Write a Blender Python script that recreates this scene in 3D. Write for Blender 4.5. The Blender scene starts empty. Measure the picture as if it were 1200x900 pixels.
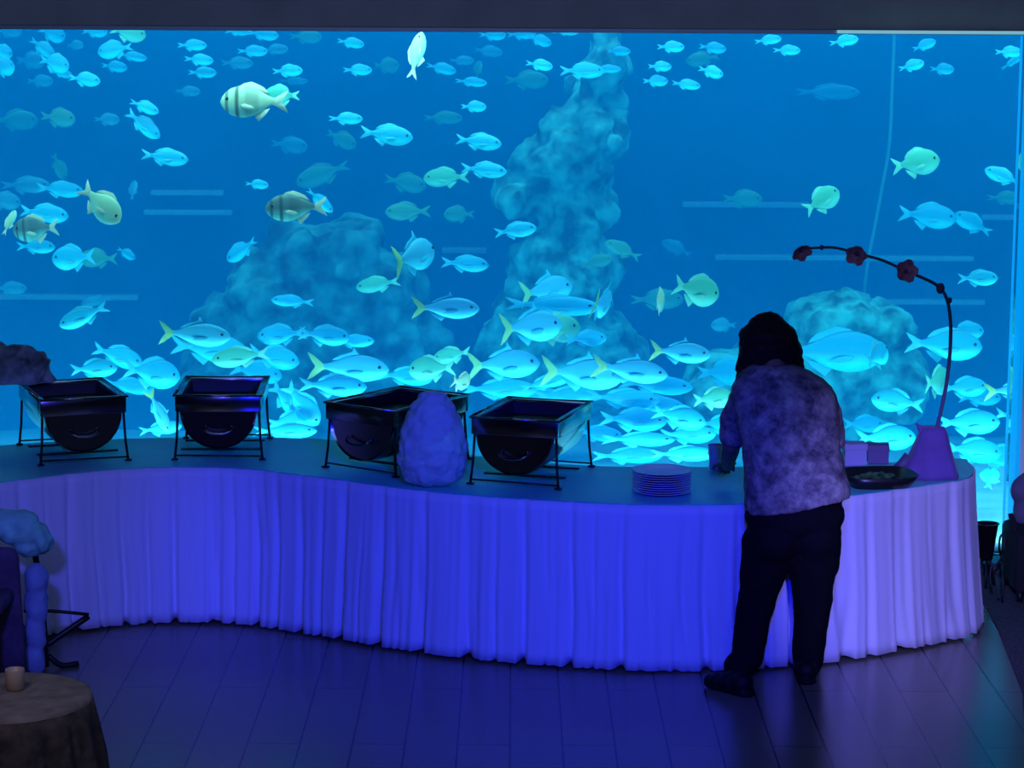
import bpy, bmesh, math, random
from mathutils import Vector, Matrix, noise
R = math.radians
PI = math.pi
random.seed(7)
S = bpy.context.scene
COL = S.collection

# ------------------------------------------------------------------ camera
F, CAM_H, PITCH, ROLL = 2916.0, 3.0, R(9.1), R(0.33)
cam_d = bpy.data.cameras.new('camera')
cam = bpy.data.objects.new('camera', cam_d)
COL.objects.link(cam)
cam_d.sensor_width = 36.0
cam_d.sensor_fit = 'HORIZONTAL'
cam_d.lens = F * 36.0 / 1200.0
cam_d.clip_end = 200
CM = Matrix.Translation((0, 0, CAM_H)) @ Matrix.Rotation(R(90) - PITCH, 4, 'X') @ Matrix.Rotation(ROLL, 4, 'Z')
cam.matrix_world = CM
S.camera = cam
CR = CM.to_3x3()
EYE = Vector((0, 0, CAM_H))


def ray(x, y):
    return CR @ Vector(((x - 600) / F, -(y - 450) / F, -1.0))


def at(x, y, Y):
    d = ray(x, y)
    return EYE + d * (Y / d.y)


def on(x, y, z):
    d = ray(x, y)
    return EYE + d * ((z - CAM_H) / d.z)


def mpp(Y):                      # metres per pixel at distance Y
    return Y / F


# ------------------------------------------------------------------ materials
def mat(name):
    m = bpy.data.materials.new(name)
    m.use_nodes = True
    nt = m.node_tree
    b = nt.nodes['Principled BSDF']
    return m, nt, b


def simple(name, col, rough=0.6, metal=0.0, spec=0.5, noise_amt=0.0, noise_scale=8.0, sheen=0.0, bump=0.0, emis=None, es=0.0):
    m, nt, b = mat(name)
    b.inputs['Base Color'].default_value = (*col, 1)
    b.inputs['Roughness'].default_value = rough
    b.inputs['Metallic'].default_value = metal
    b.inputs['Specular IOR Level'].default_value = spec
    b.inputs['Sheen Weight'].default_value = sheen
    if noise_amt or bump:
        tc = nt.nodes.new('ShaderNodeTexCoord')
        n = nt.nodes.new('ShaderNodeTexNoise')
        n.inputs['Scale'].default_value = noise_scale
        n.inputs['Detail'].default_value = 5
        nt.links.new(tc.outputs['Object'], n.inputs['Vector'])
        if noise_amt:
            r = nt.nodes.new('ShaderNodeValToRGB')
            lo = [max(0, c * (1 - noise_amt)) for c in col]
            hi = [min(1, c * (1 + noise_amt)) for c in col]
            r.color_ramp.elements[0].color = (*lo, 1)
            r.color_ramp.elements[1].color = (*hi, 1)
            r.color_ramp.elements[0].position = 0.35
            r.color_ramp.elements[1].position = 0.65
            nt.links.new(n.outputs['Fac'], r.inputs['Fac'])
            nt.links.new(r.outputs['Color'], b.inputs['Base Color'])
        if bump:
            bp = nt.nodes.new('ShaderNodeBump')
            bp.inputs['Strength'].default_value = bump
            bp.inputs['Distance'].default_value = 0.02
            nt.links.new(n.outputs['Fac'], bp.inputs['Height'])
            nt.links.new(bp.outputs['Normal'], b.inputs['Normal'])
    if emis:
        b.inputs['Emission Color'].default_value = (*emis, 1)
        b.inputs['Emission Strength'].default_value = es
    return m


def fish_mat(name, back, belly, bars=0.0, barcol=(0.05, 0.08, 0.07)):
    """countershaded fish skin: darker back, paler belly, optional dark bars across the body."""
    m, nt, b = mat(name)
    tc = nt.nodes.new('ShaderNodeTexCoord')
    sp = nt.nodes.new('ShaderNodeSeparateXYZ')
    nt.links.new(tc.outputs['Object'], sp.inputs[0])
    r = nt.nodes.new('ShaderNodeValToRGB')
    mp = nt.nodes.new('ShaderNodeMapRange')
    mp.inputs['From Min'].default_value = -0.5
    mp.inputs['From Max'].default_value = 0.5
    nt.links.new(sp.outputs['Z'], mp.inputs['Value'])
    nt.links.new(mp.outputs[0], r.inputs['Fac'])
    e = r.color_ramp.elements
    e[0].position, e[0].color = 0.22, (*belly, 1)
    e[1].position, e[1].color = 0.5, (*back, 1)
    out = r.outputs['Color']
    if bars:
        bp = nt.nodes.new('ShaderNodeValToRGB')
        m2 = nt.nodes.new('ShaderNodeMapRange')
        m2.inputs['From Min'].default_value = -0.5
        m2.inputs['From Max'].default_value = 0.5
        nt.links.new(sp.outputs['X'], m2.inputs['Value'])
        nt.links.new(m2.outputs[0], bp.inputs['Fac'])
        cr = bp.color_ramp
        cr.elements[0].position, cr.elements[0].color = 0.0, (0, 0, 0, 1)
        cr.elements[1].position, cr.elements[1].color = 1.0, (0, 0, 0, 1)
        for p, v in ((.40, 0), (.45, .35), (.60, .35), (.64, 0), (.70, 0), (.725, 1), (.755, 1), (.78, 0), (.86, 0), (.885, .9), (.91, .9), (.93, 0)):
            k = cr.elements.new(p)
            k.color = (v, v, v, 1)
        mx = nt.nodes.new('ShaderNodeMix')
        mx.data_type = 'RGBA'
        ml = nt.nodes.new('ShaderNodeMath')
        ml.operation = 'MULTIPLY'
        ml.inputs[1].default_value = bars
        nt.links.new(bp.outputs['Color'], ml.inputs[0])
        nt.links.new(ml.outputs[0], mx.inputs['Factor'])
        nt.links.new(out, mx.inputs['A'])
        mx.inputs['B'].default_value = (*barcol, 1)
        out = mx.outputs['Result']
    nt.links.new(out, b.inputs['Base Color'])
    b.inputs['Roughness'].default_value = 0.45
    b.inputs['Specular IOR Level'].default_value = 0.25
    return m


def floor_mat():
    m, nt, b = mat('dark_parquet')
    tc = nt.nodes.new('ShaderNodeTexCoord')
    mp = nt.nodes.new('ShaderNodeMapping')
    mp.inputs['Rotation'].default_value = (0, 0, R(90))
    br = nt.nodes.new('ShaderNodeTexBrick')
    br.inputs['Scale'].default_value = 1.0
    br.inputs['Brick Width'].default_value = 1.6
    br.inputs['Row Height'].default_value = 0.21
    br.inputs['Mortar Size'].default_value = 0.004
    br.inputs['Color1'].default_value = (.150, .140, .095, 1)
    br.inputs['Color2'].default_value = (.175, .160, .108, 1)
    br.inputs['Mortar'].default_value = (.02, .017, .02, 1)
    nt.links.new(tc.outputs['Object'], mp.inputs['Vector'])
    nt.links.new(mp.outputs['Vector'], br.inputs['Vector'])
    nt.links.new(br.outputs['Color'], b.inputs['Base Color'])
    n = nt.nodes.new('ShaderNodeTexNoise')
    n.inputs['Scale'].default_value = 3.0
    n.inputs['Detail'].default_value = 4
    nt.links.new(tc.outputs['Object'], n.inputs['Vector'])
    rr = nt.nodes.new('ShaderNodeMapRange')
    rr.inputs['To Min'].default_value = 0.22
    rr.inputs['To Max'].default_value = 0.28
    nt.links.new(n.outputs['Fac'], rr.inputs['Value'])
    nt.links.new(rr.outputs[0], b.inputs['Roughness'])
    b.inputs['Specular IOR Level'].default_value = 0.8
    return m


def shirt_mat():
    m, nt, b = mat('mottled_lavender_cotton')
    tc = nt.nodes.new('ShaderNodeTexCoord')
    n = nt.nodes.new('ShaderNodeTexNoise')
    n.inputs['Scale'].default_value = 13
    n.inputs['Detail'].default_value = 7
    n.inputs['Roughness'].default_value = 0.7
    nt.links.new(tc.outputs['Object'], n.inputs['Vector'])
    r = nt.nodes.new('ShaderNodeValToRGB')
    e = r.color_ramp.elements
    e[0].position, e[0].color = .36, (.07, .06, .07, 1)
    e[1].position, e[1].color = .66, (.44, .40, .32, 1)
    k = e.new(.5)
    k.color = (.21, .185, .18, 1)
    nt.links.new(n.outputs['Fac'], r.inputs['Fac'])
    nt.links.new(r.outputs['Color'], b.inputs['Base Color'])
    b.inputs['Roughness'].default_value = .85
    b.inputs['Specular IOR Level'].default_value = .15
    return m


def glass_mat():
    m = bpy.data.materials.new('clear_acrylic_pane')
    m.use_nodes = True
    nt = m.node_tree
    nt.nodes.clear()
    o = nt.nodes.new('ShaderNodeOutputMaterial')
    t = nt.nodes.new('ShaderNodeBsdfTransparent')
    t.inputs[0].default_value = (.96, .985, .99, 1)
    g = nt.nodes.new('ShaderNodeBsdfGlossy')
    g.inputs['Roughness'].default_value = 0.03
    f = nt.nodes.new('ShaderNodeFresnel')
    f.inputs['IOR'].default_value = 1.3
    mx = nt.nodes.new('ShaderNodeMixShader')
    nt.links.new(f.outputs[0], mx.inputs[0])
    nt.links.new(t.outputs[0], mx.inputs[1])
    nt.links.new(g.outputs[0], mx.inputs[2])
    nt.links.new(mx.outputs[0], o.inputs['Surface'])
    return m


WATER_S = (0.0, 0.33, 0.85)      # scattering colour
WATER_SD = 0.17
WATER_A = (0.0, 0.60, 0.80)     # absorption colour (absorbs 1 - colour)
WATER_AD = 0.42


def water_mat():
    m = bpy.data.materials.new('hazy_sea_water')
    m.use_nodes = True
    nt = m.node_tree
    nt.nodes.clear()
    o = nt.nodes.new('ShaderNodeOutputMaterial')
    s = nt.nodes.new('ShaderNodeVolumeScatter')
    s.inputs['Color'].default_value = (*WATER_S, 1)
    s.inputs['Density'].default_value = WATER_SD
    a = nt.nodes.new('ShaderNodeVolumeAbsorption')
    a.inputs['Color'].default_value = (*WATER_A, 1)
    a.inputs['Density'].default_value = WATER_AD
    ad = nt.nodes.new('ShaderNodeAddShader')
    nt.links.new(s.outputs[0], ad.inputs[0])
    nt.links.new(a.outputs[0], ad.inputs[1])
    nt.links.new(ad.outputs[0], o.inputs['Volume'])
    return m


def tulle_mat():
    m, nt, b = mat('frosty_tulle')
    b.inputs['Base Color'].default_value = (.66, .84, .74, 1)
    b.inputs['Alpha'].default_value = .74
    b.inputs['Roughness'].default_value = .7
    b.inputs['Subsurface Weight'].default_value = .3
    b.inputs['Subsurface Radius'].default_value = (.05, .05, .06)
    tc = nt.nodes.new('ShaderNodeTexCoord')
    n = nt.nodes.new('ShaderNodeTexNoise')
    n.inputs['Scale'].default_value = 22
    n.inputs['Detail'].default_value = 6
    nt.links.new(tc.outputs['Object'], n.inputs['Vector'])
    bp = nt.nodes.new('ShaderNodeBump')
    bp.inputs['Strength'].default_value = .5
    bp.inputs['Distance'].default_value = .02
    nt.links.new(n.outputs['Fac'], bp.inputs['Height'])
    nt.links.new(bp.outputs['Normal'], b.inputs['Normal'])
    return m


M = {
    'floor': floor_mat(),
    'carpet': simple('dark_edge_carpet', (.055, .05, .06), .9, noise_amt=.35, noise_scale=60),
    'wall': simple('dark_paint', (.17, .17, .19), .8, noise_amt=.06, noise_scale=2),
    'ceiling': simple('charcoal_ceiling', (.05, .05, .06), .9, noise_amt=.1),
    'bulkhead': simple('slate_bulkhead', (.78, .74, .60), .75, noise_amt=.08, noise_scale=3),
    'pale_trim_and_streak': simple('pale_metal_trim_and_streak', (.65, .70, .74), .4, .3),
    'sill': simple('dark_sill', (.05, .07, .08), .5),
    'glass': glass_mat(),
    'water': water_mat(),
    'tankwall': simple('blue_tank_lining', (.02, .10, .20), .8, noise_amt=.35, noise_scale=1.2),
    'sand': simple('pale_coral_sand', (.62, .90, .86), .9, noise_amt=.16, noise_scale=3.5, bump=.5),
    'rock': simple('weathered_reef_rock', (.06, .36, .33), .9, noise_amt=.8, noise_scale=7, bump=.8),
    'dome_rock': simple('darker_reef_rock', (.03, .19, .19), .9, noise_amt=.85, noise_scale=6, bump=.8),  # darker tone than the other reef rock
    'cloth': simple('teal_grey_table_linen', (.04, .66, .60), .42, spec=.7, sheen=.1, noise_amt=.05, noise_scale=4),
    'skirt': simple('pleated_satin_skirt', (.80, .78, .86), .6, sheen=.3),
    'steel': simple('dark_polished_steel', (.34, .31, .33), .16, 1.0, bump=.03, noise_scale=5),
    'steel_in': simple('dark_pan_steel', (.04, .04, .055), .45, 1.0),
    'black_metal': simple('black_metal', (.02, .02, .024), .4, .6),
    'china': simple('glazed_pink_china', (.80, .62, .85), .3, noise_amt=.05),
    'skin': simple('skin', (.20, .12, .09), .55, noise_amt=.08, noise_scale=30),
    'hair': simple('dark_brown_hair', (.016, .010, .010), .7, spec=.15, noise_amt=.4, noise_scale=50, bump=.4),
    'trousers': simple('black_trouser_cloth', (.006, .006, .008), .9, spec=.1),
    'shoe': simple('black_shoe_leather', (.006, .006, .007), .6, spec=.2),
    'shirt': shirt_mat(),
    'purple': simple('violet_drape_cloth', (.17, .09, .36), .8, sheen=.2, noise_amt=.12, noise_scale=9),
    'stem': simple('dark_violet_stem', (.11, .09, .20), .6),
    'petal': simple('plum_petal', (.55, .20, .30), .6, noise_amt=.3, noise_scale=40),
    'lavbox': simple('lavender_card', (.42, .36, .58), .7),
    'darkbox': simple('plum_card', (.16, .11, .25), .7),
    'tray': simple('black_tray', (.012, .012, .014), .35),
    'greens': simple('salad_greens', (.05, .14, .05), .6, noise_amt=.6, noise_scale=40),
    'tulle': tulle_mat(),
    'heap': simple('dark_garnish', (.28, .34, .36), .8, noise_amt=.6, noise_scale=14, bump=.8),
    'cup': simple('pale_tin', (.50, .52, .58), .4, .2),
    'brown': simple('brown_tablecloth', (.26, .19, .145), .9, noise_amt=.22, noise_scale=16, bump=.3),
    'brown_dark': simple('dark_brown_valance', (.075, .05, .035), .95, noise_amt=.4, noise_scale=20, bump=.4),
    'wax': simple('candle_glass', (.55, .38, .27), .4),
    'teal_cloth': simple('teal_cloth', (.24, .66, .50), .8, noise_amt=.2, noise_scale=10),
    'sack': simple('pale_blue_sack', (.22, .30, .52), .7, noise_amt=.12, noise_scale=12),
    'chairfab': simple('dark_purple_chair_cover', (.075, .045, .10), .85, noise_amt=.25, noise_scale=14),
    'greyfab': simple('grey_violet_upholstery', (.13, .11, .17), .85, noise_amt=.2),
    'blackfab': simple('black_upholstery', (.008, .008, .010), .9),
    'strand': simple('pale_strand', (.12, .42, .45), .8),
    'led': simple('cyan_led_strip', (.02, .05, .08), .4, emis=(.0, .30, .85), es=.95),
    'led_white': simple('white_led_strip', (.7, .9, .95), .4, emis=(.35, .85, 1.0), es=.5),
    'eye': simple('fish_eye', (.01, .012, .012), .2),
}
M['f_c'] = fish_mat('silver_blue_scales', (.01, .40, .60), (.02, .82, .96))
M['f_y'] = fish_mat('silver_grey_scales', (.05, .44, .62), (.08, .84, .95))
M['f_g'] = fish_mat('sea_green_scales', (.08, .46, .30), (.16, .74, .56))
M['f_h'] = fish_mat('hazed_green_scales', (.05, .30, .22), (.08, .44, .36))  # green fish colour dulled to paint in the haze of distance
M['fin_h'] = simple('hazed_green_fin', (.05, .32, .24), .6)
M['f_p'] = fish_mat('cream_banded_scales', (.46, .60, .38), (.36, .68, .52), .85)
M['f_d'] = fish_mat('grey_banded_scales', (.13, .20, .17), (.18, .66, .56), .85)
M['f_k'] = fish_mat('cream_scales', (.42, .62, .38), (.30, .74, .58))
M['f_b'] = fish_mat('hazed_silver_scales', (.03, .30, .42), (.06, .48, .58))  # silver fish colour dimmed and blued, distance haze painted in
M['fin_b'] = simple('hazed_silver_fin', (.03, .32, .44), .6)
M['fin_c'] = simple('pale_blue_fin', (.02, .50, .66), .6)
M['fin_y'] = simple('yellow_fin', (.24, .58, .24), .6)
M['fin_g'] = simple('green_fin', (.16, .62, .44), .6)
M['fin_k'] = simple('cream_fin', (.62, .66, .45), .6)


# ------------------------------------------------------------------ mesh helpers
def obj(name, bm, material, parent=None, smooth=True, mats=None):
    me = bpy.data.meshes.new(name)
    bmesh.ops.recalc_face_normals(bm, faces=bm.faces)
    bm.to_mesh(me)
    bm.free()
    for mm in (mats or [material]):
        me.materials.append(mm)
    if smooth:
        for p in me.polygons:
            p.use_smooth = True
    o = bpy.data.objects.new(name, me)
    COL.objects.link(o)
    if parent is not None:
        o.parent = parent
    return o


def edge_smooth(o, ang=35):
    me = o.data
    bm = bmesh.new()
    bm.from_mesh(me)
    for e in bm.edges:
        if len(e.link_faces) == 2 and e.calc_face_angle(0) > R(ang):
            e.smooth = False
    bm.to_mesh(me)
    bm.free()
    return o


def thing(name, label, cat, loc=(0, 0, 0), rotz=0.0, group=None):
    o = bpy.data.objects.new(name, None)
    o.empty_display_size = .1
    COL.objects.link(o)
    o.location = loc
    o.rotation_euler = (0, 0, rotz)
    return tag(o, label, cat, group)


def tag(o, label, cat, group=None, kind=None):
    o['label'] = label
    o['category'] = cat
    if group:
        o['group'] = group
    if kind:
        o['kind'] = kind
    return o


def struct(name, bm, m, smooth=False):
    o = obj(name, bm, m, None, smooth)
    o['kind'] = 'structure'
    return o


def add_box(bm, lo, hi, mtx=None, bevel=0.0):
    tmp = bmesh.new()
    bmesh.ops.create_cube(tmp, size=1.0)
    lo, hi = Vector(lo), Vector(hi)
    for v in tmp.verts:
        v.co = Vector(((lo[i] + hi[i]) / 2 + v.co[i] * (hi[i] - lo[i]) for i in range(3)))
    if bevel:
        bmesh.ops.bevel(tmp, geom=list(tmp.edges), offset=bevel, segments=2, affect='EDGES', profile=.5)
    merge(bm, tmp, mtx)


def merge(bm, tmp, mtx=None):
    mp = {}
    for v in tmp.verts:
        mp[v] = bm.verts.new(mtx @ v.co if mtx else v.co)
    for f in tmp.faces:
        try:
            nf = bm.faces.new([mp[v] for v in f.verts])
            nf.material_index = f.material_index
        except ValueError:
            pass
    tmp.free()


def add_tube(bm, pts, r, n=10, caps=True, ell=None):
    """tube through pts; r scalar or a list; ell = (a, b) ellipse factors."""
    pts = [Vector(p) for p in pts]
    rs = r if isinstance(r, (list, tuple)) else [r] * len(pts)
    rings, ref = [], None
    for i, p in enumerate(pts):
        t = (pts[min(i + 1, len(pts) - 1)] - pts[max(i - 1, 0)]).normalized()
        if ref is None:
            ref = Vector((0, 1, 0)) if abs(t.y) < .9 else Vector((1, 0, 0))
        u = (ref - t * ref.dot(t)).normalized()
        w = t.cross(u)
        ref = u
        a, b = ell or (1, 1)
        rings.append([bm.verts.new(p + u * (math.cos(2 * PI * k / n) * rs[i] * a) + w * (math.sin(2 * PI * k / n) * rs[i] * b)) for k in range(n)])
    for i in range(len(rings) - 1):
        for k in range(n):
            bm.faces.new((rings[i][k], rings[i][(k + 1) % n], rings[i + 1][(k + 1) % n], rings[i + 1][k]))
    if caps:
        bm.faces.new(rings[0][::-1])
        bm.faces.new(rings[-1])
    return rings


def add_ball(bm, c, r, mtx=None, u=16, v=12):
    tmp = bmesh.new()
    bmesh.ops.create_uvsphere(tmp, u_segments=u, v_segments=v, radius=1.0)
    rr = Vector(r) if isinstance(r, (list, tuple)) else Vector((r, r, r))
    for q in tmp.verts:
        q.co = Vector((q.co[i] * rr[i] for i in range(3)))
        if mtx:
            q.co = mtx @ q.co
        q.co += Vector(c)
    merge(bm, tmp)


def add_limb(bm, pts, rs, n=14):
    """tapered limb with rounded ends."""
    add_tube(bm, pts, rs, n)
    for p, r in zip(pts, rs):
        add_ball(bm, p, r * .995, u=n, v=8)


def add_lathe(bm, prof, n=40, c=(0, 0, 0), ripple=None):
    rings = []
    for (r, z) in prof:
        ring = []
        for k in range(n):
            a = 2 * PI * k / n
            rr = r + (ripple(a, z) if ripple else 0)
            ring.append(bm.verts.new((c[0] + rr * math.cos(a), c[1] + rr * math.sin(a), c[2] + z)))
        rings.append(ring)
    for i in range(len(rings) - 1):
        for k in range(n):
            bm.faces.new((rings[i][k], rings[i][(k + 1) % n], rings[i + 1][(k + 1) % n], rings[i + 1][k]))
    return rings


def cap(bm, ring):
    bm.faces.new(ring)


def add_loft(bm, rings, caps=True):
    vs = [[bm.verts.new(p) for p in ring] for ring in rings]
    n = len(vs[0])
    for i in range(len(vs) - 1):
        for k in range(n):
            bm.faces.new((vs[i][k], vs[i][(k + 1) % n], vs[i + 1][(k + 1) % n], vs[i + 1][k]))
    if caps:
        bm.faces.new(vs[0][::-1])
        bm.faces.new(vs[-1])


def add_slab(bm, outline, thick, axis='Y'):
    """closed flat outline (x, z) given a real thickness along Y."""
    a = [bm.verts.new((p[0], -thick / 2, p[1])) for p in outline]
    b = [bm.verts.new((p[0], thick / 2, p[1])) for p in outline]
    n = len(a)
    bm.faces.new(a)
    bm.faces.new(b[::-1])
    for k in range(n):
        bm.faces.new((a[k], b[k], b[(k + 1) % n], a[(k + 1) % n]))


def fuse(name, bm, material, parent=None, voxel=.008, smooth=6, displace=0.0, dscale=10.0):
    """overlapping closed lumps become one continuous skin."""
    bmesh.ops.recalc_face_normals(bm, faces=bm.faces)
    me = bpy.data.meshes.new(name + '_src')
    bm.to_mesh(me)
    bm.free()
    t = bpy.data.objects.new(name + '_src', me)
    COL.objects.link(t)
    rm = t.modifiers.new('r', 'REMESH')
    rm.mode = 'VOXEL'
    rm.voxel_size = voxel
    sm = t.modifiers.new('s', 'SMOOTH')
    sm.factor = .5
    sm.iterations = smooth
    dg = bpy.context.evaluated_depsgraph_get()
    dg.update()
    ev = t.evaluated_get(dg)
    new = bpy.data.meshes.new_from_object(ev, depsgraph=dg)
    new.name = name
    bpy.data.objects.remove(t)
    bpy.data.meshes.remove(me)
    new.materials.clear()
    new.materials.append(material)
    if displace:
        nn = [v.normal.copy() for v in new.vertices]
        for v, n in zip(new.vertices, nn):
            v.co += n * displace * noise.fractal(v.co * dscale, 1.0, 2.0, 3)
    for p in new.polygons:
        p.use_smooth = True
    o = bpy.data.objects.new(name, new)
    COL.objects.link(o)
    if parent is not None:
        o.parent = parent
    return o


def catmull(pts, n=12):
    pts = [Vector(p) for p in pts]
    P = [pts[0] * 2 - pts[1]] + pts + [pts[-1] * 2 - pts[-2]]
    out = []
    for i in range(1, len(P) - 2):
        p0, p1, p2, p3 = P[i - 1:i + 3]
        for k in range(n):
            t = k / n
            out.append(.5 * ((2 * p1) + (p2 - p0) * t + (2 * p0 - 5 * p1 + 4 * p2 - p3) * t * t + (3 * p1 - p0 - 3 * p2 + p3) * t ** 3))
    out.append(pts[-1])
    return out


def resample(pts, step):
    out, acc = [pts[0].copy()], 0.0
    for a, b in zip(pts, pts[1:]):
        d = (b - a).length
        if d == 0:
            continue
        t = step - acc
        while t <= d:
            out.append(a.lerp(b, t / d))
            t += step
        acc = d - (t - step)
    return out
# ------------------------------------------------------------------ the setting
GLASS_Y, TANK_BACK = 12.75, 18.4
WIN_R, WIN_L, WIN_TOP = 2.60, -4.6, 2.79


def box_struct(name, lo, hi, m, bevel=0.0):
    bm = bmesh.new()
    add_box(bm, lo, hi, bevel=bevel)
    return struct(name, bm, m)


box_struct('floor', (-6, -1.6, -.12), (6, 12.75, 0), M['floor'])
box_struct('wall_left', (-6.15, -1.6, -.12), (-6, 18.6, 4.7), M['wall'])
box_struct('wall_right', (6, -1.6, -.12), (6.15, 18.6, 4.7), M['wall'])
box_struct('wall_rear', (-6, -1.75, -.12), (6, -1.6, 4.7), M['wall'])
box_struct('ceiling', (-6.15, -1.75, 4.7), (6.15, 18.6, 4.82), M['ceiling'])
# bulkhead over the viewing window, and the wall beside it
box_struct('wall_front', (-6, 12.66, WIN_TOP), (6, 12.9, 4.7), M['bulkhead'], .004)
box_struct('wall_front_right', (WIN_R + .02, 12.66, 0), (6, 12.9, WIN_TOP), M['bulkhead'])
box_struct('wall_front_left', (-6, 12.66, 0), (WIN_L, 12.9, WIN_TOP), M['bulkhead'])
box_struct('trim_and_streak_1', (WIN_L, 12.60, WIN_TOP - .022), (WIN_R - .004, 12.70, WIN_TOP), M['pale_trim_and_streak'], .003)
box_struct('trim_and_streak_2', (WIN_L, 12.58, 0), (WIN_R, 12.80, .06), M['sill'], .006)
box_struct('window_1', (WIN_L, GLASS_Y, .06), (WIN_R - .004, GLASS_Y + .06, WIN_TOP), M['glass'])
# tank lining
box_struct('floor_tank', (-6, 12.9, -.9), (6, TANK_BACK, -.72), M['tankwall'])
box_struct('wall_tank_back', (-6, TANK_BACK, -.9), (6, TANK_BACK + .2, 4.7), M['tankwall'])
w = box_struct('water', (-5.98, 12.92, -.7), (5.98, TANK_BACK - .02, 3.12), M['water'])

# sand bed with dunes
bm = bmesh.new()
nx, ny = 90, 44
g = [[None] * (ny + 1) for _ in range(nx + 1)]
for i in range(nx + 1):
    for j in range(ny + 1):
        x = -5.95 + 11.9 * i / nx
        y = 12.93 + (TANK_BACK - 12.97) * j / ny
        z = .05 + .05 * noise.fractal(Vector((x * .9, y * .9, 3.1)), 1, 2, 4) - .36 * ((y - 12.9) / 5.5) ** 1.2
        g[i][j] = bm.verts.new((x, y, z))
for i in range(nx):
    for j in range(ny):
        bm.faces.new((g[i][j], g[i + 1][j], g[i + 1][j + 1], g[i][j + 1]))
bot = []
so = obj('sand', bm, M['sand'])
tag(so, 'pale sand covering the floor of the aquarium', 'sand', kind='stuff')
so.modifiers.new('depth', 'SOLIDIFY').thickness = .03


# reef rocks
def rock(name, label, lumps, seed, voxel=.03, disp=.11, ds=4.5, cat='rock', m='rock'):
    bm = bmesh.new()
    rnd = random.Random(seed)
    for (c, r) in lumps:
        add_ball(bm, c, r, u=20, v=14)
    o = fuse(name, bm, M[m], None, voxel, 2, disp, ds)
    return tag(o, label, cat)


def L3(x, y, Y):
    return tuple(at(x, y, Y))


lum = []
for t in range(15):
    k = t / 14
    px = 712 - 78 * k - 14 * math.sin(k * 5)
    py = 66 + 400 * k
    wpx = 22 + 34 * k + (16 if .3 < k < .45 else 0)
    lum.append((L3(px, py, 16.6), (wpx * mpp(16.6) * 1.05, .34, 28 * mpp(16.6) * 1.5)))
for (px, py, r) in ((690, 150, 34), (668, 175, 40), (640, 190, 32), (720, 165, 18), (610, 230, 24), (664, 330, 66), (640, 400, 82), (690, 430, 70)):
    lum.append((L3(px, py, 16.5), (r * mpp(16.5), .35, r * mpp(16.5))))
rock('reef_rock', 'tall rugged rock column leaning towards the top of the tank', lum, 3)
lum = []
for (px, py, r) in ((380, 340, 78), (320, 355, 66), (440, 350, 62), (290, 400, 62), (360, 430, 100), (460, 420, 70), (268, 450, 60), (410, 300, 44), (350, 305, 40), (475, 470, 80), (300, 480, 80)):
    lum.append((L3(px, py, 16.4), (r * mpp(16.4), .45, r * mpp(16.4))))
rock('reef_rock', 'broad domed reef mound behind the second and third chafing dishes', lum, 5, m='dome_rock')
lum = []
for (px, py, r) in ((1000, 385, 42), (1035, 385, 30), (965, 388, 40), (1000, 440, 64), (1040, 450, 46), (930, 430, 46), (890, 440, 48), (850, 455, 50), (960, 480, 90)):
    lum.append((L3(px, py, 15.9), (r * mpp(15.9), .4, r * mpp(15.9))))
rock('reef_rock', 'flat topped pale rock just beside the person\'s head', lum, 8, disp=.09, ds=4.5)

# pale bars added in the shape of glass reflections, and a thin rope
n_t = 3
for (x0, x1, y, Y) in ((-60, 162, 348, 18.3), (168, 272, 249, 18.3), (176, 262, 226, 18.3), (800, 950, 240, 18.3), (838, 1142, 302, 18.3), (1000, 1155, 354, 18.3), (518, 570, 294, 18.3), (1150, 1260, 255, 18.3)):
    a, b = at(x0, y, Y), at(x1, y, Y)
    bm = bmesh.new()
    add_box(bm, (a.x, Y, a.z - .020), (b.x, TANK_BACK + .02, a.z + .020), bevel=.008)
    struct('trim_and_streak_%d' % n_t, bm, M['pale_trim_and_streak'])
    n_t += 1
bm = bmesh.new()  # thin pale tube hung in the water
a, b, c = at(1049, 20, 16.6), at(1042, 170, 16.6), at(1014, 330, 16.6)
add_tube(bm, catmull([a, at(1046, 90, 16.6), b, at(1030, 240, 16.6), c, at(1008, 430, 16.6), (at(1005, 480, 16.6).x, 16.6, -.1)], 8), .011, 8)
tag(obj('strand', bm, M['strand']), 'thin pale rope hanging down through the water above the flower arch', 'strand')

# lights that belong to the window: LED bars
bm = bmesh.new()
add_box(bm, (1.62, 12.585, WIN_TOP - .018), (WIN_R - .004, 12.6005, WIN_TOP - .002), bevel=.002)
tag(obj('light_strip', bm, M['led_white']), 'thin white light strip under the dark beam above the window corner', 'light strip')
bm = bmesh.new()
add_box(bm, (WIN_R - .002, 12.60, .062), (WIN_R + .019, 12.89, WIN_TOP - .03), bevel=.003)
tag(obj('light_strip', bm, M['led']), 'upright blue light strip at the window edge above dark armchair', 'light strip')

# matte carpet edge at the right of the dance floor
bm = bmesh.new()
pl = [on(1168, 735, 0), on(1198, 812, 0), on(1204, 905, 0)]
out = [(p.x, p.y) for p in pl] + [(pl[-1].x + .05, 6.0), (5.98, 6.0), (5.98, 12.5), (on(1164, 715, 0).x, 12.5)]
lo_ = [bm.verts.new((x, y, .001)) for x, y in out]
hi_ = [bm.verts.new((x, y, .006)) for x, y in out]
bm.faces.new(lo_[::-1])
bm.faces.new(hi_)
for k in range(len(out)):
    q = (k + 1) % len(out)
    bm.faces.new((lo_[k], lo_[q], hi_[q], hi_[k]))
struct('floor_edge', bm, M['carpet'])

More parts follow.
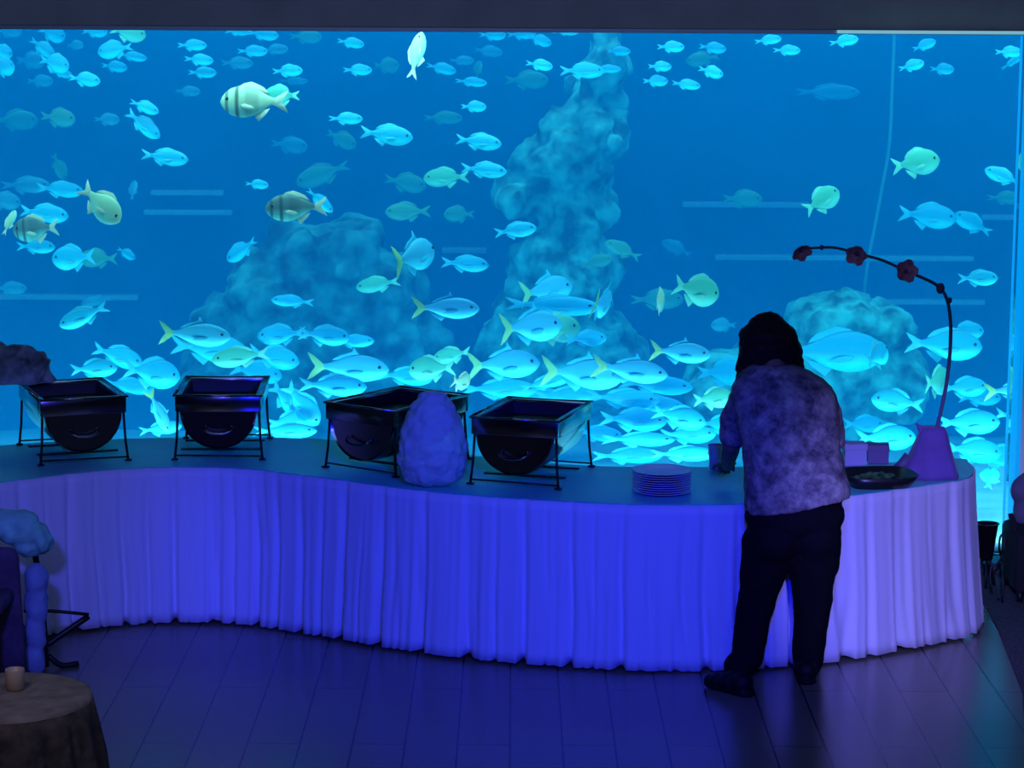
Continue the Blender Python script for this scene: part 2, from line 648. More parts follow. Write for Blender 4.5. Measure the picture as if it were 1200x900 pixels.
# ------------------------------------------------------------------ buffet table, cloth, skirt
TZ = .75
front_px = [(-110, 577), (-40, 569), (30, 561), (70, 556), (130, 550), (200, 547), (250, 547.5), (300, 550), (350, 556), (400, 562), (450, 569), (520, 577), (600, 583.5), (700, 589), (760, 591), (860, 590.5), (940, 586), (1000, 580), (1060, 572), (1100, 566)]
front = [on(x, y, TZ) for x, y in front_px]
e1 = front[-1]
end_pts = [on(1124, 562.5, TZ), on(1138, 557, TZ), on(1141, 549, TZ), on(1134, 541, TZ)]
back_px = [(1124, 537), (1060, 541), (1000, 544), (900, 547), (800, 547), (700, 546), (600, 539), (500, 527), (430, 519), (340, 513), (200, 513), (100, 516), (0, 522), (-120, 535)]
back = [on(x, y, TZ) for x, y in back_px]
for p in back:
    p.y = min(p.y, 12.42)
fr_line = resample(catmull(front + end_pts, 10), .03)
bk_line = resample(catmull([end_pts[-1]] + back, 10), .06)
bkx = sorted(bk_line, key=lambda p: p.x)


def back_y(x):
    best = [p for p in bk_line]
    best.sort(key=lambda p: abs(p.x - x))
    return best[0].y


def front_y(x):
    best = sorted(fr_line[:int(len(fr_line) * .93)], key=lambda p: abs(p.x - x))
    return best[0].y


table = thing('buffet_table', 'long curving buffet table along the aquarium window', 'table', (0, 11.2, 0))
# table top: closed outline, thickness
outline = fr_line[::2] + bk_line[1:]


def slab_from_outline(pts, z0, z1, off=(0, 0, 0), inset=0.0):
    bm = bmesh.new()
    cx = sum(p.x for p in pts) / len(pts)
    A, B = [], []
    for p in pts:
        A.append(bm.verts.new((p.x - off[0], p.y - off[1], z0 - off[2])))
        B.append(bm.verts.new((p.x - off[0], p.y - off[1], z1 - off[2])))
    fa = bm.faces.new(A[::-1])
    fb = bm.faces.new(B)
    for k in range(len(pts)):
        q = (k + 1) % len(pts)
        bm.faces.new((A[k], A[q], B[q], B[k]))
    bmesh.ops.triangulate(bm, faces=[fa, fb])
    return bm


obj('tabletop', slab_from_outline(outline, TZ - .03, TZ - .004, (0, 11.2, 0)), M['darkbox'], table, smooth=False)
for px in (60, 226, 283, 455, 560, 742, 905, 1010, 1085):
    y = on(px, 560, TZ)
    x = y.x
    for k in range(1):
        yy = front_y(x) + .045
        bm = bmesh.new()
        add_tube(bm, [(x, yy - 11.2, .0), (x, yy - 11.2, TZ - .032)], .014, 10)
        add_tube(bm, [(x, yy - 11.2, .0), (x, yy - 11.2, .02)], .02, 10)
        obj('leg', bm, M['black_metal'], table)
    bm = bmesh.new()
    yb = back_y(x) - .10
    add_tube(bm, [(x, yb - 11.2, .0), (x, yb - 11.2, TZ - .032)], .014, 10)
    obj('leg', bm, M['black_metal'], table)

cl = obj('tablecloth', slab_from_outline(outline, TZ - .004, TZ, ), M['cloth'], smooth=False)
tag(cl, 'pale tablecloth covering the top of the curved buffet table', 'tablecloth')

# pleated skirt hanging from the table's front edge and end
rnd = random.Random(11)


def skirt_strip(line, name, label, seed, amp=.036, z0=TZ - .003, hem=.014, freq=8.6, flare=.035, group=None):
    n = len(line)
    rows = 16
    bm = bmesh.new()
    vs, arc = [], 0.0
    nrm = []
    for i, p in enumerate(line):
        t = (line[min(i + 2, n - 1)] - line[max(i - 2, 0)])
        t.z = 0
        t.normalize()
        nrm.append(Vector((t.y, -t.x, 0)))
    for i, p in enumerate(line):
        if i:
            arc += (p - line[i - 1]).length
        col = []
        ph = arc * freq * 2 * PI + 2.2 * noise.noise(Vector((arc * 1.3, seed, 0))) * 2
        big = noise.noise(Vector((arc * 3.1, seed + 5.3, .2)))
        for r in range(rows + 1):
            k = r / rows
            a = amp * (.16 + .84 * k ** .8)
            f = math.sin(ph) * .55 + math.sin(ph * .5 + 1.3 + big * 2) * .45 + .28 * math.sin(ph * 1.9 + 4 * noise.noise(Vector((arc * 2, k * 1.5, seed))))
            # sharp gathered valleys, broad rounded ridges
            f = (1 - abs(f) ** 1.0 * 1.25) if f < 0 else 1 - .25 * f
            d = a * (f - .55) + flare * k ** 1.4 + .012 * big * k
            z = z0 + (hem - z0) * k - (.010 * (f - .4) * (k > .99)) + (.006 * big * (k > .99))
            q = p + nrm[i] * (d + .006)
            col.append(bm.verts.new((q.x, q.y, z)))
        vs.append(col)
    for i in range(n - 1):
        for r in range(rows):
            bm.faces.new((vs[i][r], vs[i][r + 1], vs[i + 1][r + 1], vs[i + 1][r]))
    o = obj(name, bm, M['skirt'])
    m = o.modifiers.new('thick', 'SOLIDIFY')
    m.thickness = .003
    m.offset = -1
    return tag(o, label, 'table skirt', group)


fine = resample(catmull(front + end_pts, 14), .0095)
cut = min(range(len(fine)), key=lambda i: (fine[i] - on(952, 585.5, TZ)).length)
skirt_strip(fine[:cut], 'table_skirt', 'long blue-lit pleated skirt on the curved buffet front', 3.0, group='pleated table skirts')
skirt_strip(fine[cut + 3:], 'table_skirt', 'lavender pleated skirt around the rounded table end beyond the person', 9.0, amp=.034, freq=6.2, flare=.05, group='pleated table skirts')


skirt_strip(resample(catmull([end_pts[-1]] + back, 14), .02), 'table_skirt', 'added unseen skirt that blocks tank light on the window side of the table', 5.0, amp=.015, freq=5, flare=.01, hem=.006, group='pleated table skirts')  # unseen back skirt, added to keep tank light off the floor


# ------------------------------------------------------------------ chafing dishes
def chafing_dish(px, py, D, rot, label):
    c = at(px, py, D)
    t = thing('chafing_dish', label, 'chafing dish', (c.x, c.y, TZ + .001), R(rot), 'roll-top chafing dishes on the buffet')
    W, Lh, zt, zb = .205, .29, .312, .232          # half width, half length, rim top, rim bottom
    # rim: a hollow rectangular band with an outward lip
    bm = bmesh.new()
    th = .028
    add_box(bm, (-W, -Lh, zb), (W, -Lh + th, zt), bevel=.006)
    add_box(bm, (-W, Lh - th, zb), (W, Lh, zt), bevel=.006)
    add_box(bm, (-W, -Lh + th * .6, zb), (-W + th, Lh - th * .6, zt), bevel=.006)
    add_box(bm, (W - th, -Lh + th * .6, zb), (W, Lh - th * .6, zt), bevel=.006)
    rim = edge_smooth(obj('rim', bm, M['steel'], t))
    bm = bmesh.new()
    add_tube(bm, [(-W - .004, -Lh - .004, zt), (W + .004, -Lh - .004, zt), (W + .004, Lh + .004, zt), (-W - .004, Lh + .004, zt), (-W - .004, -Lh - .004, zt)], .006, 8)
    obj('rolled_edge', bm, M['steel'], rim)
    # pan: open box
    bm = bmesh.new()
    a, b2 = .012, .004
    x, y, z = W - th - .002, Lh - th - .002, zt - .012
    q = [(-x, -y), (x, -y), (x, y), (-x, y)]
    rings = [[(sx, sy, z) for sx, sy in q], [(sx * .96, sy * .97, zb - .02 + .03) for sx, sy in q]]
    vt = [[bm.verts.new(p) for p in r] for r in rings]
    for k in range(4):
        bm.faces.new((vt[0][k], vt[0][(k + 1) % 4], vt[1][(k + 1) % 4], vt[1][k]))
    bm.faces.new(vt[1])
    pan = obj('food_pan', bm, M['steel_in'], t, smooth=False)
    pan.modifiers.new('thick', 'SOLIDIFY').thickness = .003
    # roll-top lid swung down below the rim: a half drum with D-shaped ends
    bm = bmesh.new()
    rad, n = .186, 28
    ends = []
    for yy, rr in ((-Lh + .012, rad - .012), (-Lh + .004, rad - .004), (-Lh + .020, rad), (0, rad), (Lh - .020, rad), (Lh - .004, rad - .004), (Lh - .012, rad - .012)):
        ends.append([(rr * math.cos(PI + PI * k / n), yy, zb + .004 + rr * math.sin(PI + PI * k / n)) for k in range(n + 1)])
    vt = [[bm.verts.new(p) for p in r] for r in ends]
    for i in range(len(vt) - 1):
        for k in range(n):
            bm.faces.new((vt[i][k], vt[i][k + 1], vt[i + 1][k + 1], vt[i + 1][k]))
        bm.faces.new((vt[i][0], vt[i + 1][0], vt[i + 1][-1], vt[i][-1]))
    bm.faces.new(vt[0])
    bm.faces.new(vt[-1])
    lid = edge_smooth(obj('roll_lid', bm, M['steel'], t), 40)
    bm = bmesh.new()
    hp = [(-.062, -Lh + .002, zb - .070), (-.060, -Lh - .022, zb - .084), (-.03, -Lh - .030, zb - .098), (.03, -Lh - .030, zb - .098), (.060, -Lh - .022, zb - .084), (.062, -Lh + .002, zb - .070)]
    add_tube(bm, catmull(hp, 5), .0065, 8)
    obj('handle', bm, M['steel'], lid)
    # four legs with foot pads, and two floor rails
    for sx in (-1, 1):
        for sy in (-1, 1):
            bm = bmesh.new()
            add_tube(bm, [(sx * (W - .012), sy * (Lh - .02), zb + .01), (sx * (W - .006), sy * (Lh - .012), .10), (sx * (W + .004), sy * (Lh - .004), .004)], [.0065, .006, .006], 8)
            leg = obj('leg', bm, M['black_metal'], t)
            bm = bmesh.new()
            add_box(bm, (sx * (W + .004) - .016, sy * (Lh - .004) - .014, 0), (sx * (W + .004) + .016, sy * (Lh - .004) + .014, .008), bevel=.003)
            obj('foot_pad', bm, M['black_metal'], leg)
    for sy in (-1, 1):
        bm = bmesh.new()
        add_tube(bm, [(-W, sy * (Lh - .008), .022), (W, sy * (Lh - .008), .018)], .004, 8)
        obj('stretcher', bm, M['black_metal'], t)
    bm = bmesh.new()
    add_box(bm, (-W + .01, -.13, .018), (W - .01, -.10, .026), bevel=.002)
    add_box(bm, (-W + .01, .10, .018), (W - .01, .13, .026), bevel=.002)
    obj('fuel_shelf', bm, M['black_metal'], t)
    return t


chafing_dish(84, 462, 11.86, 21, 'dark steel roll-top chafing dish holding the dark garnish heap')
chafing_dish(261, 452, 11.98, 2, 'dark steel chafing dish standing square-on and second along the buffet')
chafing_dish(466, 470, 11.64, -35, 'dark steel chafing dish turned sideways behind the frosty tulle bundle')
chafing_dish(624, 483, 11.36, -17, 'dark steel chafing dish between the tulle bundle and the plates')

# garnish heap on the leftmost dish
bm = bmesh.new()
D = 12.0
rnd = random.Random(4)
for (px, py, r) in ((-40, 438, 26), (-10, 432, 30), (14, 432, 30), (30, 440, 26), (-20, 446, 30), (4, 444, 28), (38, 432, 23), (-2, 418, 20), (52, 442, 13), (30, 418, 15), (-30, 420, 22)):
    p = at(px, py, D + rnd.uniform(-.02, .04))
    add_ball(bm, p, (r * mpp(D), r * mpp(D) * .8, r * mpp(D)))
p = at(10, 448, D)
heap = fuse('garnish_heap', bm, M['heap'], None, .012, 3, .03, 14)
zmin = min(v.co.z for v in heap.data.vertices)
for v in heap.data.vertices:
    v.co.z = max(v.co.z - .01, TZ + .324)
tag(heap, 'dark lumpy garnish heap rising from the leftmost chafing dish', 'garnish')

# tulle bundle
bm = bmesh.new()
c = on(507, 569, TZ)
rnd = random.Random(9)
prof = [(0, .142), (.05, .156), (.11, .154), (.17, .142), (.22, .126), (.27, .104), (.305, .072)]
for z, r in prof:
    for k in range(7):
        a = k * 2 * PI / 7 + z * 9
        q = Vector((c.x + 0.56 * r * math.cos(a), c.y + .015 + .5 * r * math.sin(a), TZ + .045 + z))
        add_ball(bm, q, (r * .52, r * .46, .048 + r * .12), u=12, v=8)
add_ball(bm, (c.x, c.y, TZ + .17), (.09, .08, .17))
tul = fuse('tulle_bundle', bm, M['tulle'], None, .009, 14, .007, 30)
zmin = min(v.co.z for v in tul.data.vertices)
for v in tul.data.vertices:
    v.co.z += TZ + .002 - zmin
tag(tul, 'pale frosty tulle bundle standing upright between two chafing dishes', 'decoration')

# plates
c = on(775, 577, TZ)
pm = None
NP = 10
names = ['lowest of ten plum plates stacked on the buffet', 'second plum plate up from the bottom of the stack', 'third plum plate up from the bottom of the stack',
         'fourth plum plate up from the bottom of the stack', 'fifth plum plate up from the bottom of the stack', 'sixth plum plate up from the bottom of the stack',
         'third plum plate down from the top of the stack, below two others', 'plum plate just beneath the two topmost of the stack',
         'plum plate directly under the top plate of the stack', 'topmost plum plate of the stack, its hollow face showing']
names[6] = 'seventh plum plate up from the bottom of the stack'
names[7] = 'eighth plum plate up from the bottom of the stack'
rnd = random.Random(2)
proto = None
for k in range(NP):
    if proto is None:
        bm = bmesh.new()
        prof = [(.0, 0), (.085, 0), (.095, .004), (.128, .0095), (.1345, .0115), (.1345, .0135), (.128, .0125), (.093, .0075), (.084, .004), (.0, .004)]
        rg = add_lathe(bm, prof[1:-1], 48)
        cap(bm, rg[0])
        cap(bm, rg[-1])
        o = proto = obj('plate', bm, M['china'])
    else:
        o = proto.copy()
        COL.objects.link(o)
    o.location = (c.x + rnd.uniform(-.002, .002), c.y + rnd.uniform(-.002, .002), TZ + .001 + k * .0102)
    tag(o, names[k], 'plate', 'plates stacked on the buffet')
# ------------------------------------------------------------------ the person
PY = 10.56


def pp(x, y, dy=0.0):
    return at(x, y, PY + dy)


m_ = mpp(PY)
# body: one continuous skin (head, neck, torso, arms, hands, legs)
bm = bmesh.new()
hd = pp(899, 401, .27)                                   # head centre
hm = Matrix.Rotation(R(22), 3, 'Z') @ Matrix.Rotation(R(-34), 3, 'X')    # face turned down-left, looking at the hands
fw, up, rt = hm @ Vector((0, 1, 0)), hm @ Vector((0, 0, 1)), hm @ Vector((1, 0, 0))


def hp(r, f, u):
    return hd + rt * r + fw * f + up * u


add_ball(bm, hp(0, -.012, .028), (.076, .092, .085), hm.to_4x4())
add_ball(bm, hp(0, .022, -.035), (.060, .066, .078), hm.to_4x4())
add_ball(bm, hp(0, .058, -.098), (.026, .022, .018), hm.to_4x4())            # chin
add_limb(bm, [hp(0, .084, .0), hp(0, .104, -.034)], [.009, .0145])          # nose
add_ball(bm, hp(0, .090, -.038), (.019, .010, .009), hm.to_4x4())
add_ball(bm, hp(0, .083, -.063), (.024, .008, .006), hm.to_4x4())          # lips
add_ball(bm, hp(0, .080, -.072), (.021, .008, .006), hm.to_4x4())
for s in (-1, 1):
    add_ball(bm, hp(s * .031, .079, .020), (.022, .010, .007), hm.to_4x4())  # brow
    add_ball(bm, hp(s * .031, .074, .002), (.013, .010, .010), hm.to_4x4())  # eye
    add_ball(bm, hp(s * .040, .062, -.030), (.022, .018, .018), hm.to_4x4())  # cheek
    add_ball(bm, hp(s * .078, .0, -.012), (.009, .020, .032), hm.to_4x4())   # ear
neck0 = pp(908, 441, .17)
add_limb(bm, [hp(0, -.015, -.05), neck0], [.052, .060])
ch, wa, pe = pp(920, 490, .10), pp(928, 552, .03), pp(930, 610, 0.0)
add_limb(bm, [neck0, ch, wa, pe], [.055, .105, .105, .115], 18)
sl, el, wl = pp(874, 470, .14), pp(857, 520, .20), pp(852, 545, .42)
sr, er, wr = pp(960, 470, .125), pp(971, 522, .25), pp(948, 541, .44)
hl = on(846, 551, TZ + .10)
add_limb(bm, [neck0 + Vector((0, 0, -.04)), sl, sl.lerp(el, .5), el], [.040, .044, .044, .041])
add_limb(bm, [neck0 + Vector((0, 0, -.04)), sr, sr.lerp(er, .5), er], [.040, .044, .044, .041])
add_limb(bm, [el, el.lerp(wl, .4), wl], [.043, .042, .029])
add_limb(bm, [er, er.lerp(wr, .4), wr], [.043, .042, .029])


def hand(w, direction, thumb_side, curl):
    """palm, four curled fingers and a thumb leaving the palm's side."""
    d = direction.normalized()
    side = d.cross(Vector((0, 0, 1))).normalized() * thumb_side
    nrm = side.cross(d).normalized()
    if nrm.z > 0:
        nrm = -nrm
    pc = w + d * .05
    for k in range(5):
        add_limb(bm, [w + d * .01 + side * (-.018 + .009 * k), w + d * .085 + side * (-.032 + .016 * k)], [.014, .012], 10)
    for k, ln in enumerate((.058, .072, .078, .070)):
        b = w + d * .088 + side * (-.031 + .0205 * k)
        p1 = b + d * ln * .45 + nrm * ln * .12 * curl
        p2 = p1 + d * ln * .22 + nrm * ln * .32 * curl
        p3 = p2 + d * ln * .02 + nrm * ln * .28 * curl
        add_limb(bm, [b, p1, p2, p3], [.0095, .0088, .0080, .0070], 9)
    t0 = w + d * .035 + side * .030
    t1 = t0 + d * .030 + side * .026 + nrm * .012
    t2 = t1 + d * .028 + side * .004 + nrm * .014
    add_limb(bm, [w + d * .025 + side * .012, t0, t1, t2], [.014, .0125, .0105, .0085], 9)


cup_c = on(840, 551, TZ)
cup_c.y += .02
hand(wl, Vector((cup_c.x + .045, cup_c.y - .02, TZ + .085)) - wl, -1, 1.0)
hand(wr, Vector((-.25, 1, -.35)), -1, .7)
hipl, knl, anl = pp(906, 622, .0), pp(886, 712, .045), pp(869, 792, -.02)
hipr, knr, anr = pp(956, 618, .0), pp(951, 708, .075), pp(947, 783, .09)
anl.z, anr.z = .085, .085
add_limb(bm, [pe, hipl, knl, anl], [.095, .075, .050, .038])
add_limb(bm, [pe, hipr, knr, anr], [.095, .075, .050, .038])
person = fuse('person', bm, M['skin'], None, .0055, 3)
tag(person, 'person in a mottled lavender shirt and black trousers leaning over the buffet', 'person')

# trousers
bm = bmesh.new()
add_ball(bm, pp(931, 604, .0), (.222, .165, .12))
add_ball(bm, pp(934, 582, .02), (.205, .15, .10))
add_ball(bm, pp(906, 630, -.01), (.125, .155, .11))
add_ball(bm, pp(953, 627, .0), (.125, .150, .11))
cl_, cr_ = pp(866, 790, -.03), pp(947, 781, .085)
cl_.z, cr_.z = .075, .075
add_limb(bm, [pp(902, 636, .0), pp(889, 690, .03), pp(881, 735, .03), pp(876, 770, 0), cl_], [.124, .086, .077, .070, .066], 18)
add_limb(bm, [pp(955, 636, .0), pp(952, 690, .05), pp(950, 735, .08), pp(947, 765, .09), cr_], [.120, .091, .076, .073, .071], 18)
fuse('trousers', bm, M['trousers'], person, .009, 4, .008, 9)

# shoes
for nm, heel, toe in (('shoe', on(880, 817, 0), on(838, 806, 0)), ('shoe', on(946, 803, 0), on(940, 786, 0))):
    d = (toe - heel)
    d.z = 0
    d.normalize()
    heel = Vector((heel.x, heel.y, 0))
    bm = bmesh.new()
    add_ball(bm, heel + d * .05 + Vector((0, 0, .05)), (.050, .050, .05))
    add_ball(bm, heel + d * .115 + Vector((0, 0, .045)), (.052, .052, .045))
    add_ball(bm, heel + d * .175 + Vector((0, 0, .036)), (.050, .050, .035))
    add_ball(bm, heel + d * .215 + Vector((0, 0, .030)), (.040, .040, .028))
    for t in range(9):
        add_ball(bm, heel + d * (.03 + .022 * t) + Vector((0, 0, .014)), (.046, .046, .014))
    o = fuse(nm, bm, M['shoe'], person, .006, 3)
    z0 = min(v.co.z for v in o.data.vertices)
    for v in o.data.vertices:
        v.co.z -= z0 - .001

# shirt: loft of back and chest, short sleeves, hem that rides up on one side
bm = bmesh.new()


def ring(cx, cy, dy, rx, ry, tilt=0.0, n=30, p=2.4):
    c = pp(cx, cy, dy)
    out = []
    for k in range(n):
        a = 2 * PI * k / n
        ca, sa = math.cos(a), math.sin(a)
        x = rx * m_ * abs(ca) ** (2 / p) * (1 if ca > 0 else -1)
        y = ry * abs(sa) ** (2 / p) * (1 if sa > 0 else -1)
        out.append(Vector((c.x + x, c.y + y, c.z + tilt * x)))
    return out


rings = [ring(935, 590, .0, 62.5, .172, .19), ring(934, 580, .0, 62.5, .172, .17), ring(931, 556, .02, 60.5, .168, .08), ring(928, 525, .05, 59, .165, .04),
         ring(924, 495, .08, 61, .165), ring(920, 470, .11, 63.5, .155), ring(917, 454, .13, 62, .140), ring(913, 442, .145, 51, .118), ring(909, 433, .16, 36, .095), ring(906, 427, .17, 25, .072)]
add_loft(bm, rings)
add_limb(bm, [pp(886, 459, .13), pp(870, 471, .145), pp(862, 493, .17), pp(860, 510, .20)], [.062, .068, .067, .064], 18)
add_tube(bm, [pp(862, 490, .17), pp(860, 516, .205)], [.067, .066], 18)
add_limb(bm, [pp(954, 459, .12), pp(967, 469, .125), pp(975, 494, .16), pp(977, 516, .22)], [.064, .058, .053, .050], 18)
fuse('shirt', bm, M['shirt'], person, .0085, 4, .007, 11)

# hair: bob falling to the shoulders
bm = bmesh.new()
add_ball(bm, hp(0, -.020, .030), (.096, .103, .098), hm.to_4x4())
c0 = hd + Vector((0, 0, .035))
rnd = random.Random(5)
nS = 46
for k in range(nS):
    a = R(160) + R(240) * k / (nS - 1)                  # around the back, from one temple to the other
    rx, ry = .103, .105
    p0 = c0 + Vector((.045 * math.cos(a), -.02 + .05 * math.sin(a), .055))
    p1 = c0 + Vector((rx * math.cos(a), -.02 + ry * math.sin(a), .0))
    drop = -.168 + rnd.uniform(-.03, .012) - .035 * max(0, math.cos(a)) - .012 * max(0, -math.sin(a) - .6)
    p2 = c0 + Vector(((rx + .014) * math.cos(a) + .016, -.005 + (ry - .005) * math.sin(a), -.072))
    p3 = c0 + Vector(((rx + .020) * math.cos(a) + .040 * max(0, math.cos(a)) + rnd.uniform(-.008, .008), .02 + (ry - .01) * math.sin(a), drop))
    add_limb(bm, [p0, p1, p2, p3], [.026, .027, .023, .009], 8)
fuse('hair', bm, M['hair'], person, .0055, 2, .006, 26)

# ------------------------------------------------------------------ on the table near the person
bm = bmesh.new()
rg = add_lathe(bm, [(.030, .002), (.034, .004), (.043, .115), (.045, .118), (.042, .118), (.033, .008), (.028, .007)], 28, (cup_c.x, cup_c.y, TZ))
cap(bm, rg[0]); cap(bm, rg[-1])
tag(obj('cup', bm, M['cup']), 'small pale cup in front of the person\'s hand', 'cup')

c = on(1031, 573, TZ)
tr = thing('serving_tray', 'black oblong tray of salad greens beside the person', 'tray', (c.x, c.y + .09, TZ + .001), R(10))
bm = bmesh.new()
prof = [(.72, .0), (.80, .004), (1.0, .058), (1.02, .058), (.82, .010), (.72, .006)]
rr = []
for s, z in prof:
    ring_ = []
    for k in range(36):
        a = 2 * PI * k / 36
        ca, sa = math.cos(a), math.sin(a)
        e = .55
        ring_.append(bm.verts.new((.172 * s * abs(ca) ** e * (1 if ca > 0 else -1), .150 * s * abs(sa) ** e * (1 if sa > 0 else -1), z)))
    rr.append(ring_)
for i in range(len(rr) - 1):
    for k in range(36):
        bm.faces.new((rr[i][k], rr[i][(k + 1) % 36], rr[i + 1][(k + 1) % 36], rr[i + 1][k]))
cap(bm, rr[0]); cap(bm, rr[-1])
obj('tray_body', bm, M['tray'], tr)
bm = bmesh.new()
rnd = random.Random(8)
for k in range(90):
    a, q = rnd.uniform(0, 2 * PI), math.sqrt(rnd.random())
    x, y = .115 * q * math.cos(a), .070 * q * math.sin(a)
    z = .018 + .034 * (1 - q * q) + rnd.uniform(0, .008)
    mt = Matrix.Translation((c.x + x, c.y + .09 + y, TZ + z)) @ Matrix.Rotation(rnd.uniform(0, 6.3), 4, 'Z') @ Matrix.Rotation(rnd.uniform(-.6, .6), 4, 'X')
    t_ = bmesh.new()
    add_slab(t_, [(-.018, 0), (-.010, .009), (.004, .011), (.020, 0), (.004, -.011), (-.010, -.009)], .0016)
    merge(bm, t_, mt @ Matrix.Rotation(R(90), 4, 'X'))
tag(obj('salad_greens', bm, M['greens'], smooth=False), 'dull green salad leaves heaped in the black tray', 'salad', kind='stuff')


def card_box(name, label, px, py, w_, h_, dpt, m, rz):
    c = on(px, py, TZ)
    t = thing(name, label, 'box', (c.x, c.y + dpt / 2, TZ + .001), R(rz), 'boxes behind the black tray')
    bm = bmesh.new()
    add_box(bm, (-w_ / 2, -dpt / 2, 0), (w_ / 2, dpt / 2, h_ - .014), bevel=.003)
    obj('carton', bm, m, t, smooth=False)
    bm = bmesh.new()
    add_box(bm, (-w_ / 2 - .003, -dpt / 2 - .003, h_ - .030), (w_ / 2 + .003, dpt / 2 + .003, h_), bevel=.003)
    obj('lid', bm, m, t, smooth=False)


card_box('box', 'lavender box beside the person\'s back, behind the black tray', 1002, 546, .105, .105, .09, M['lavbox'], 4)
card_box('box', 'dark plum box between the lavender box and the violet stand', 1030, 544, .100, .090, .09, M['darkbox'], -5)

# arched flower stem on a draped base
b0 = on(1089, 563, TZ)
fl = thing('flower_arch', 'tall arched flower stem on a violet draped base at the table end', 'flower arrangement', (b0.x, b0.y + .09, TZ + .001))
D = b0.y + .09


def fp(x, y, dy=0.0):
    return at(x, y, D + dy) - fl.location


bm = bmesh.new()
rings = []
for (z, xl, xr, ry) in ((0, 1054, 1125, .105), (.03, 1056, 1123, .100), (.10, 1066, 1117, .080), (.17, 1073, 1112, .062), (.215, 1077, 1109, .050), (.235, 1080, 1106, .040)):
    xa, xb = fp(xl, 520).x, fp(xr, 520).x
    cx, rx = (xa + xb) / 2, (xb - xa) / 2
    rg = []
    for k in range(40):
        a = 2 * PI * k / 40
        f = 1 + .05 * math.sin(a * 7 + z * 9) * (1 - z / .3)
        ca, sa = math.cos(a), math.sin(a)
        rg.append(Vector((cx + rx * f * abs(ca) ** .75 * (1 if ca > 0 else -1), ry * f * abs(sa) ** .75 * (1 if sa > 0 else -1), z)))
    rings.append(rg)
add_loft(bm, rings)
base = obj('draped_base', bm, M['purple'], fl)
bm = bmesh.new()
tip = fp(1073, 496)
add_tube(bm, [fp(1083, 508), (tip + fp(1083, 508)) / 2 + Vector((0, 0, .004)), tip], [.024, .014, .003], 8)
obj('cloth_corner', bm, M['purple'], base)
bm = bmesh.new()  # dark lump shaped as the shadow beside the base
add_tube(bm, [fp(1066, 535), fp(1056, 546), (fp(1042, 558).x, .02, .012)], [.03, .026, .012], 10)
obj('cloth_tail', bm, M['stem'], base)
bm = bmesh.new()
sp = [fp(1097, 505), fp(1103, 480), fp(1109, 450), fp(1113, 415), fp(1114, 380), fp(1110, 352), fp(1100, 336), fp(1082, 326), fp(1062, 318), fp(1034, 305), fp(1004, 297), fp(975, 290), fp(938, 292)]
add_tube(bm, catmull(sp, 6), [.0095 - .0035 * i / (6 * 12) for i in range(6 * 12 + 1)], 8)
stem = obj('stem', bm, M['stem'], fl)
rnd = random.Random(12)


def flower(name, x, y, s, ax):
    c = fp(x, y)
    bm = bmesh.new()
    for k in range(5):
        a = k * 2 * PI / 5 + .3
        mt = Matrix.Translation(c) @ Matrix.Rotation(ax[0], 4, 'Z') @ Matrix.Rotation(ax[1], 4, 'X') @ Matrix.Rotation(a, 4, 'Y') @ Matrix.Rotation(R(28), 4, 'X')
        t_ = bmesh.new()
        ol = [(-.004, 0), (-.021 * s, .022 * s), (-.024 * s, .042 * s), (-.010 * s, .058 * s), (.010 * s, .058 * s), (.024 * s, .042 * s), (.021 * s, .022 * s), (.004, 0)]
        add_slab(t_, ol, .004)
        merge(bm, t_, mt)
    f = obj(name, bm, M['petal'], fl, smooth=False)
    bm = bmesh.new()
    add_ball(bm, c, .012 * s)
    add_ball(bm, c + Vector((0, -.012, 0)), (.008 * s, .016 * s, .008 * s))
    obj('flower_centre', bm, M['stem'], f)


flower('flower', 938, 293, .95, (R(20), R(35)))
flower('flower', 1004, 297, 1.0, (R(-15), R(20)))
flower('flower', 1061, 318, 1.05, (R(10), R(-10)))
for (x, y, r) in ((1102, 338, .020), (963, 290, .010), (1113, 352, .011)):
    bm = bmesh.new()
    add_ball(bm, fp(x, y), (r, r, r * 1.3))
    obj('bud', bm, M['stem'], stem)

# ------------------------------------------------------------------ foreground: small round table, stand, sack, chair
c = on(8, 813, TZ)
ct = thing('cocktail_table', 'small round table in the near corner under a brown cloth', 'table', (c.x, c.y, 0))
bm = bmesh.new()
rg = add_lathe(bm, [(.255, TZ - .028), (.262, TZ - .022), (.262, TZ - .010), (.255, TZ - .005)], 48)
cap(bm, rg[0]); cap(bm, rg[-1])
obj('tabletop', bm, M['darkbox'], ct)
bm = bmesh.new()
rg = add_lathe(bm, [(.17, .0), (.17, .012), (.05, .03), (.03, .06), (.03, TZ - .03)], 28)
cap(bm, rg[0]); cap(bm, rg[-1])
obj('pedestal', bm, M['black_metal'], ct)
cl = thing('tablecloth', 'brown cloth with a dark hanging fringe over the small round table', 'tablecloth', (c.x, c.y, 0))
bm = bmesh.new()
rg = add_lathe(bm, [(.001, TZ), (.14, TZ), (.25, TZ), (.268, TZ - .004), (.272, TZ - .02)], 72)
cap(bm, rg[0][::-1])
obj('cloth_top', bm, M['brown'], cl)
bm = bmesh.new()
add_lathe(bm, [(.272, TZ - .02), (.282, TZ - .08), (.300, TZ - .20), (.318, TZ - .38), (.33, TZ - .56), (.335, .02)], 160,
          ripple=lambda a, z: (.018 * math.sin(a * 15) + .008 * math.sin(a * 37 + 1)) * min(1, (TZ - z) / .25))
dr = obj('hanging_fringe', bm, M['brown_dark'], cl)
dr.modifiers.new('thick', 'SOLIDIFY').thickness = .003
p = on(18, 808, TZ)
cd = thing('candle_cup', 'pale candle cup on the small brown table', 'candle holder', (p.x, p.y, TZ + .001))
bm = bmesh.new()
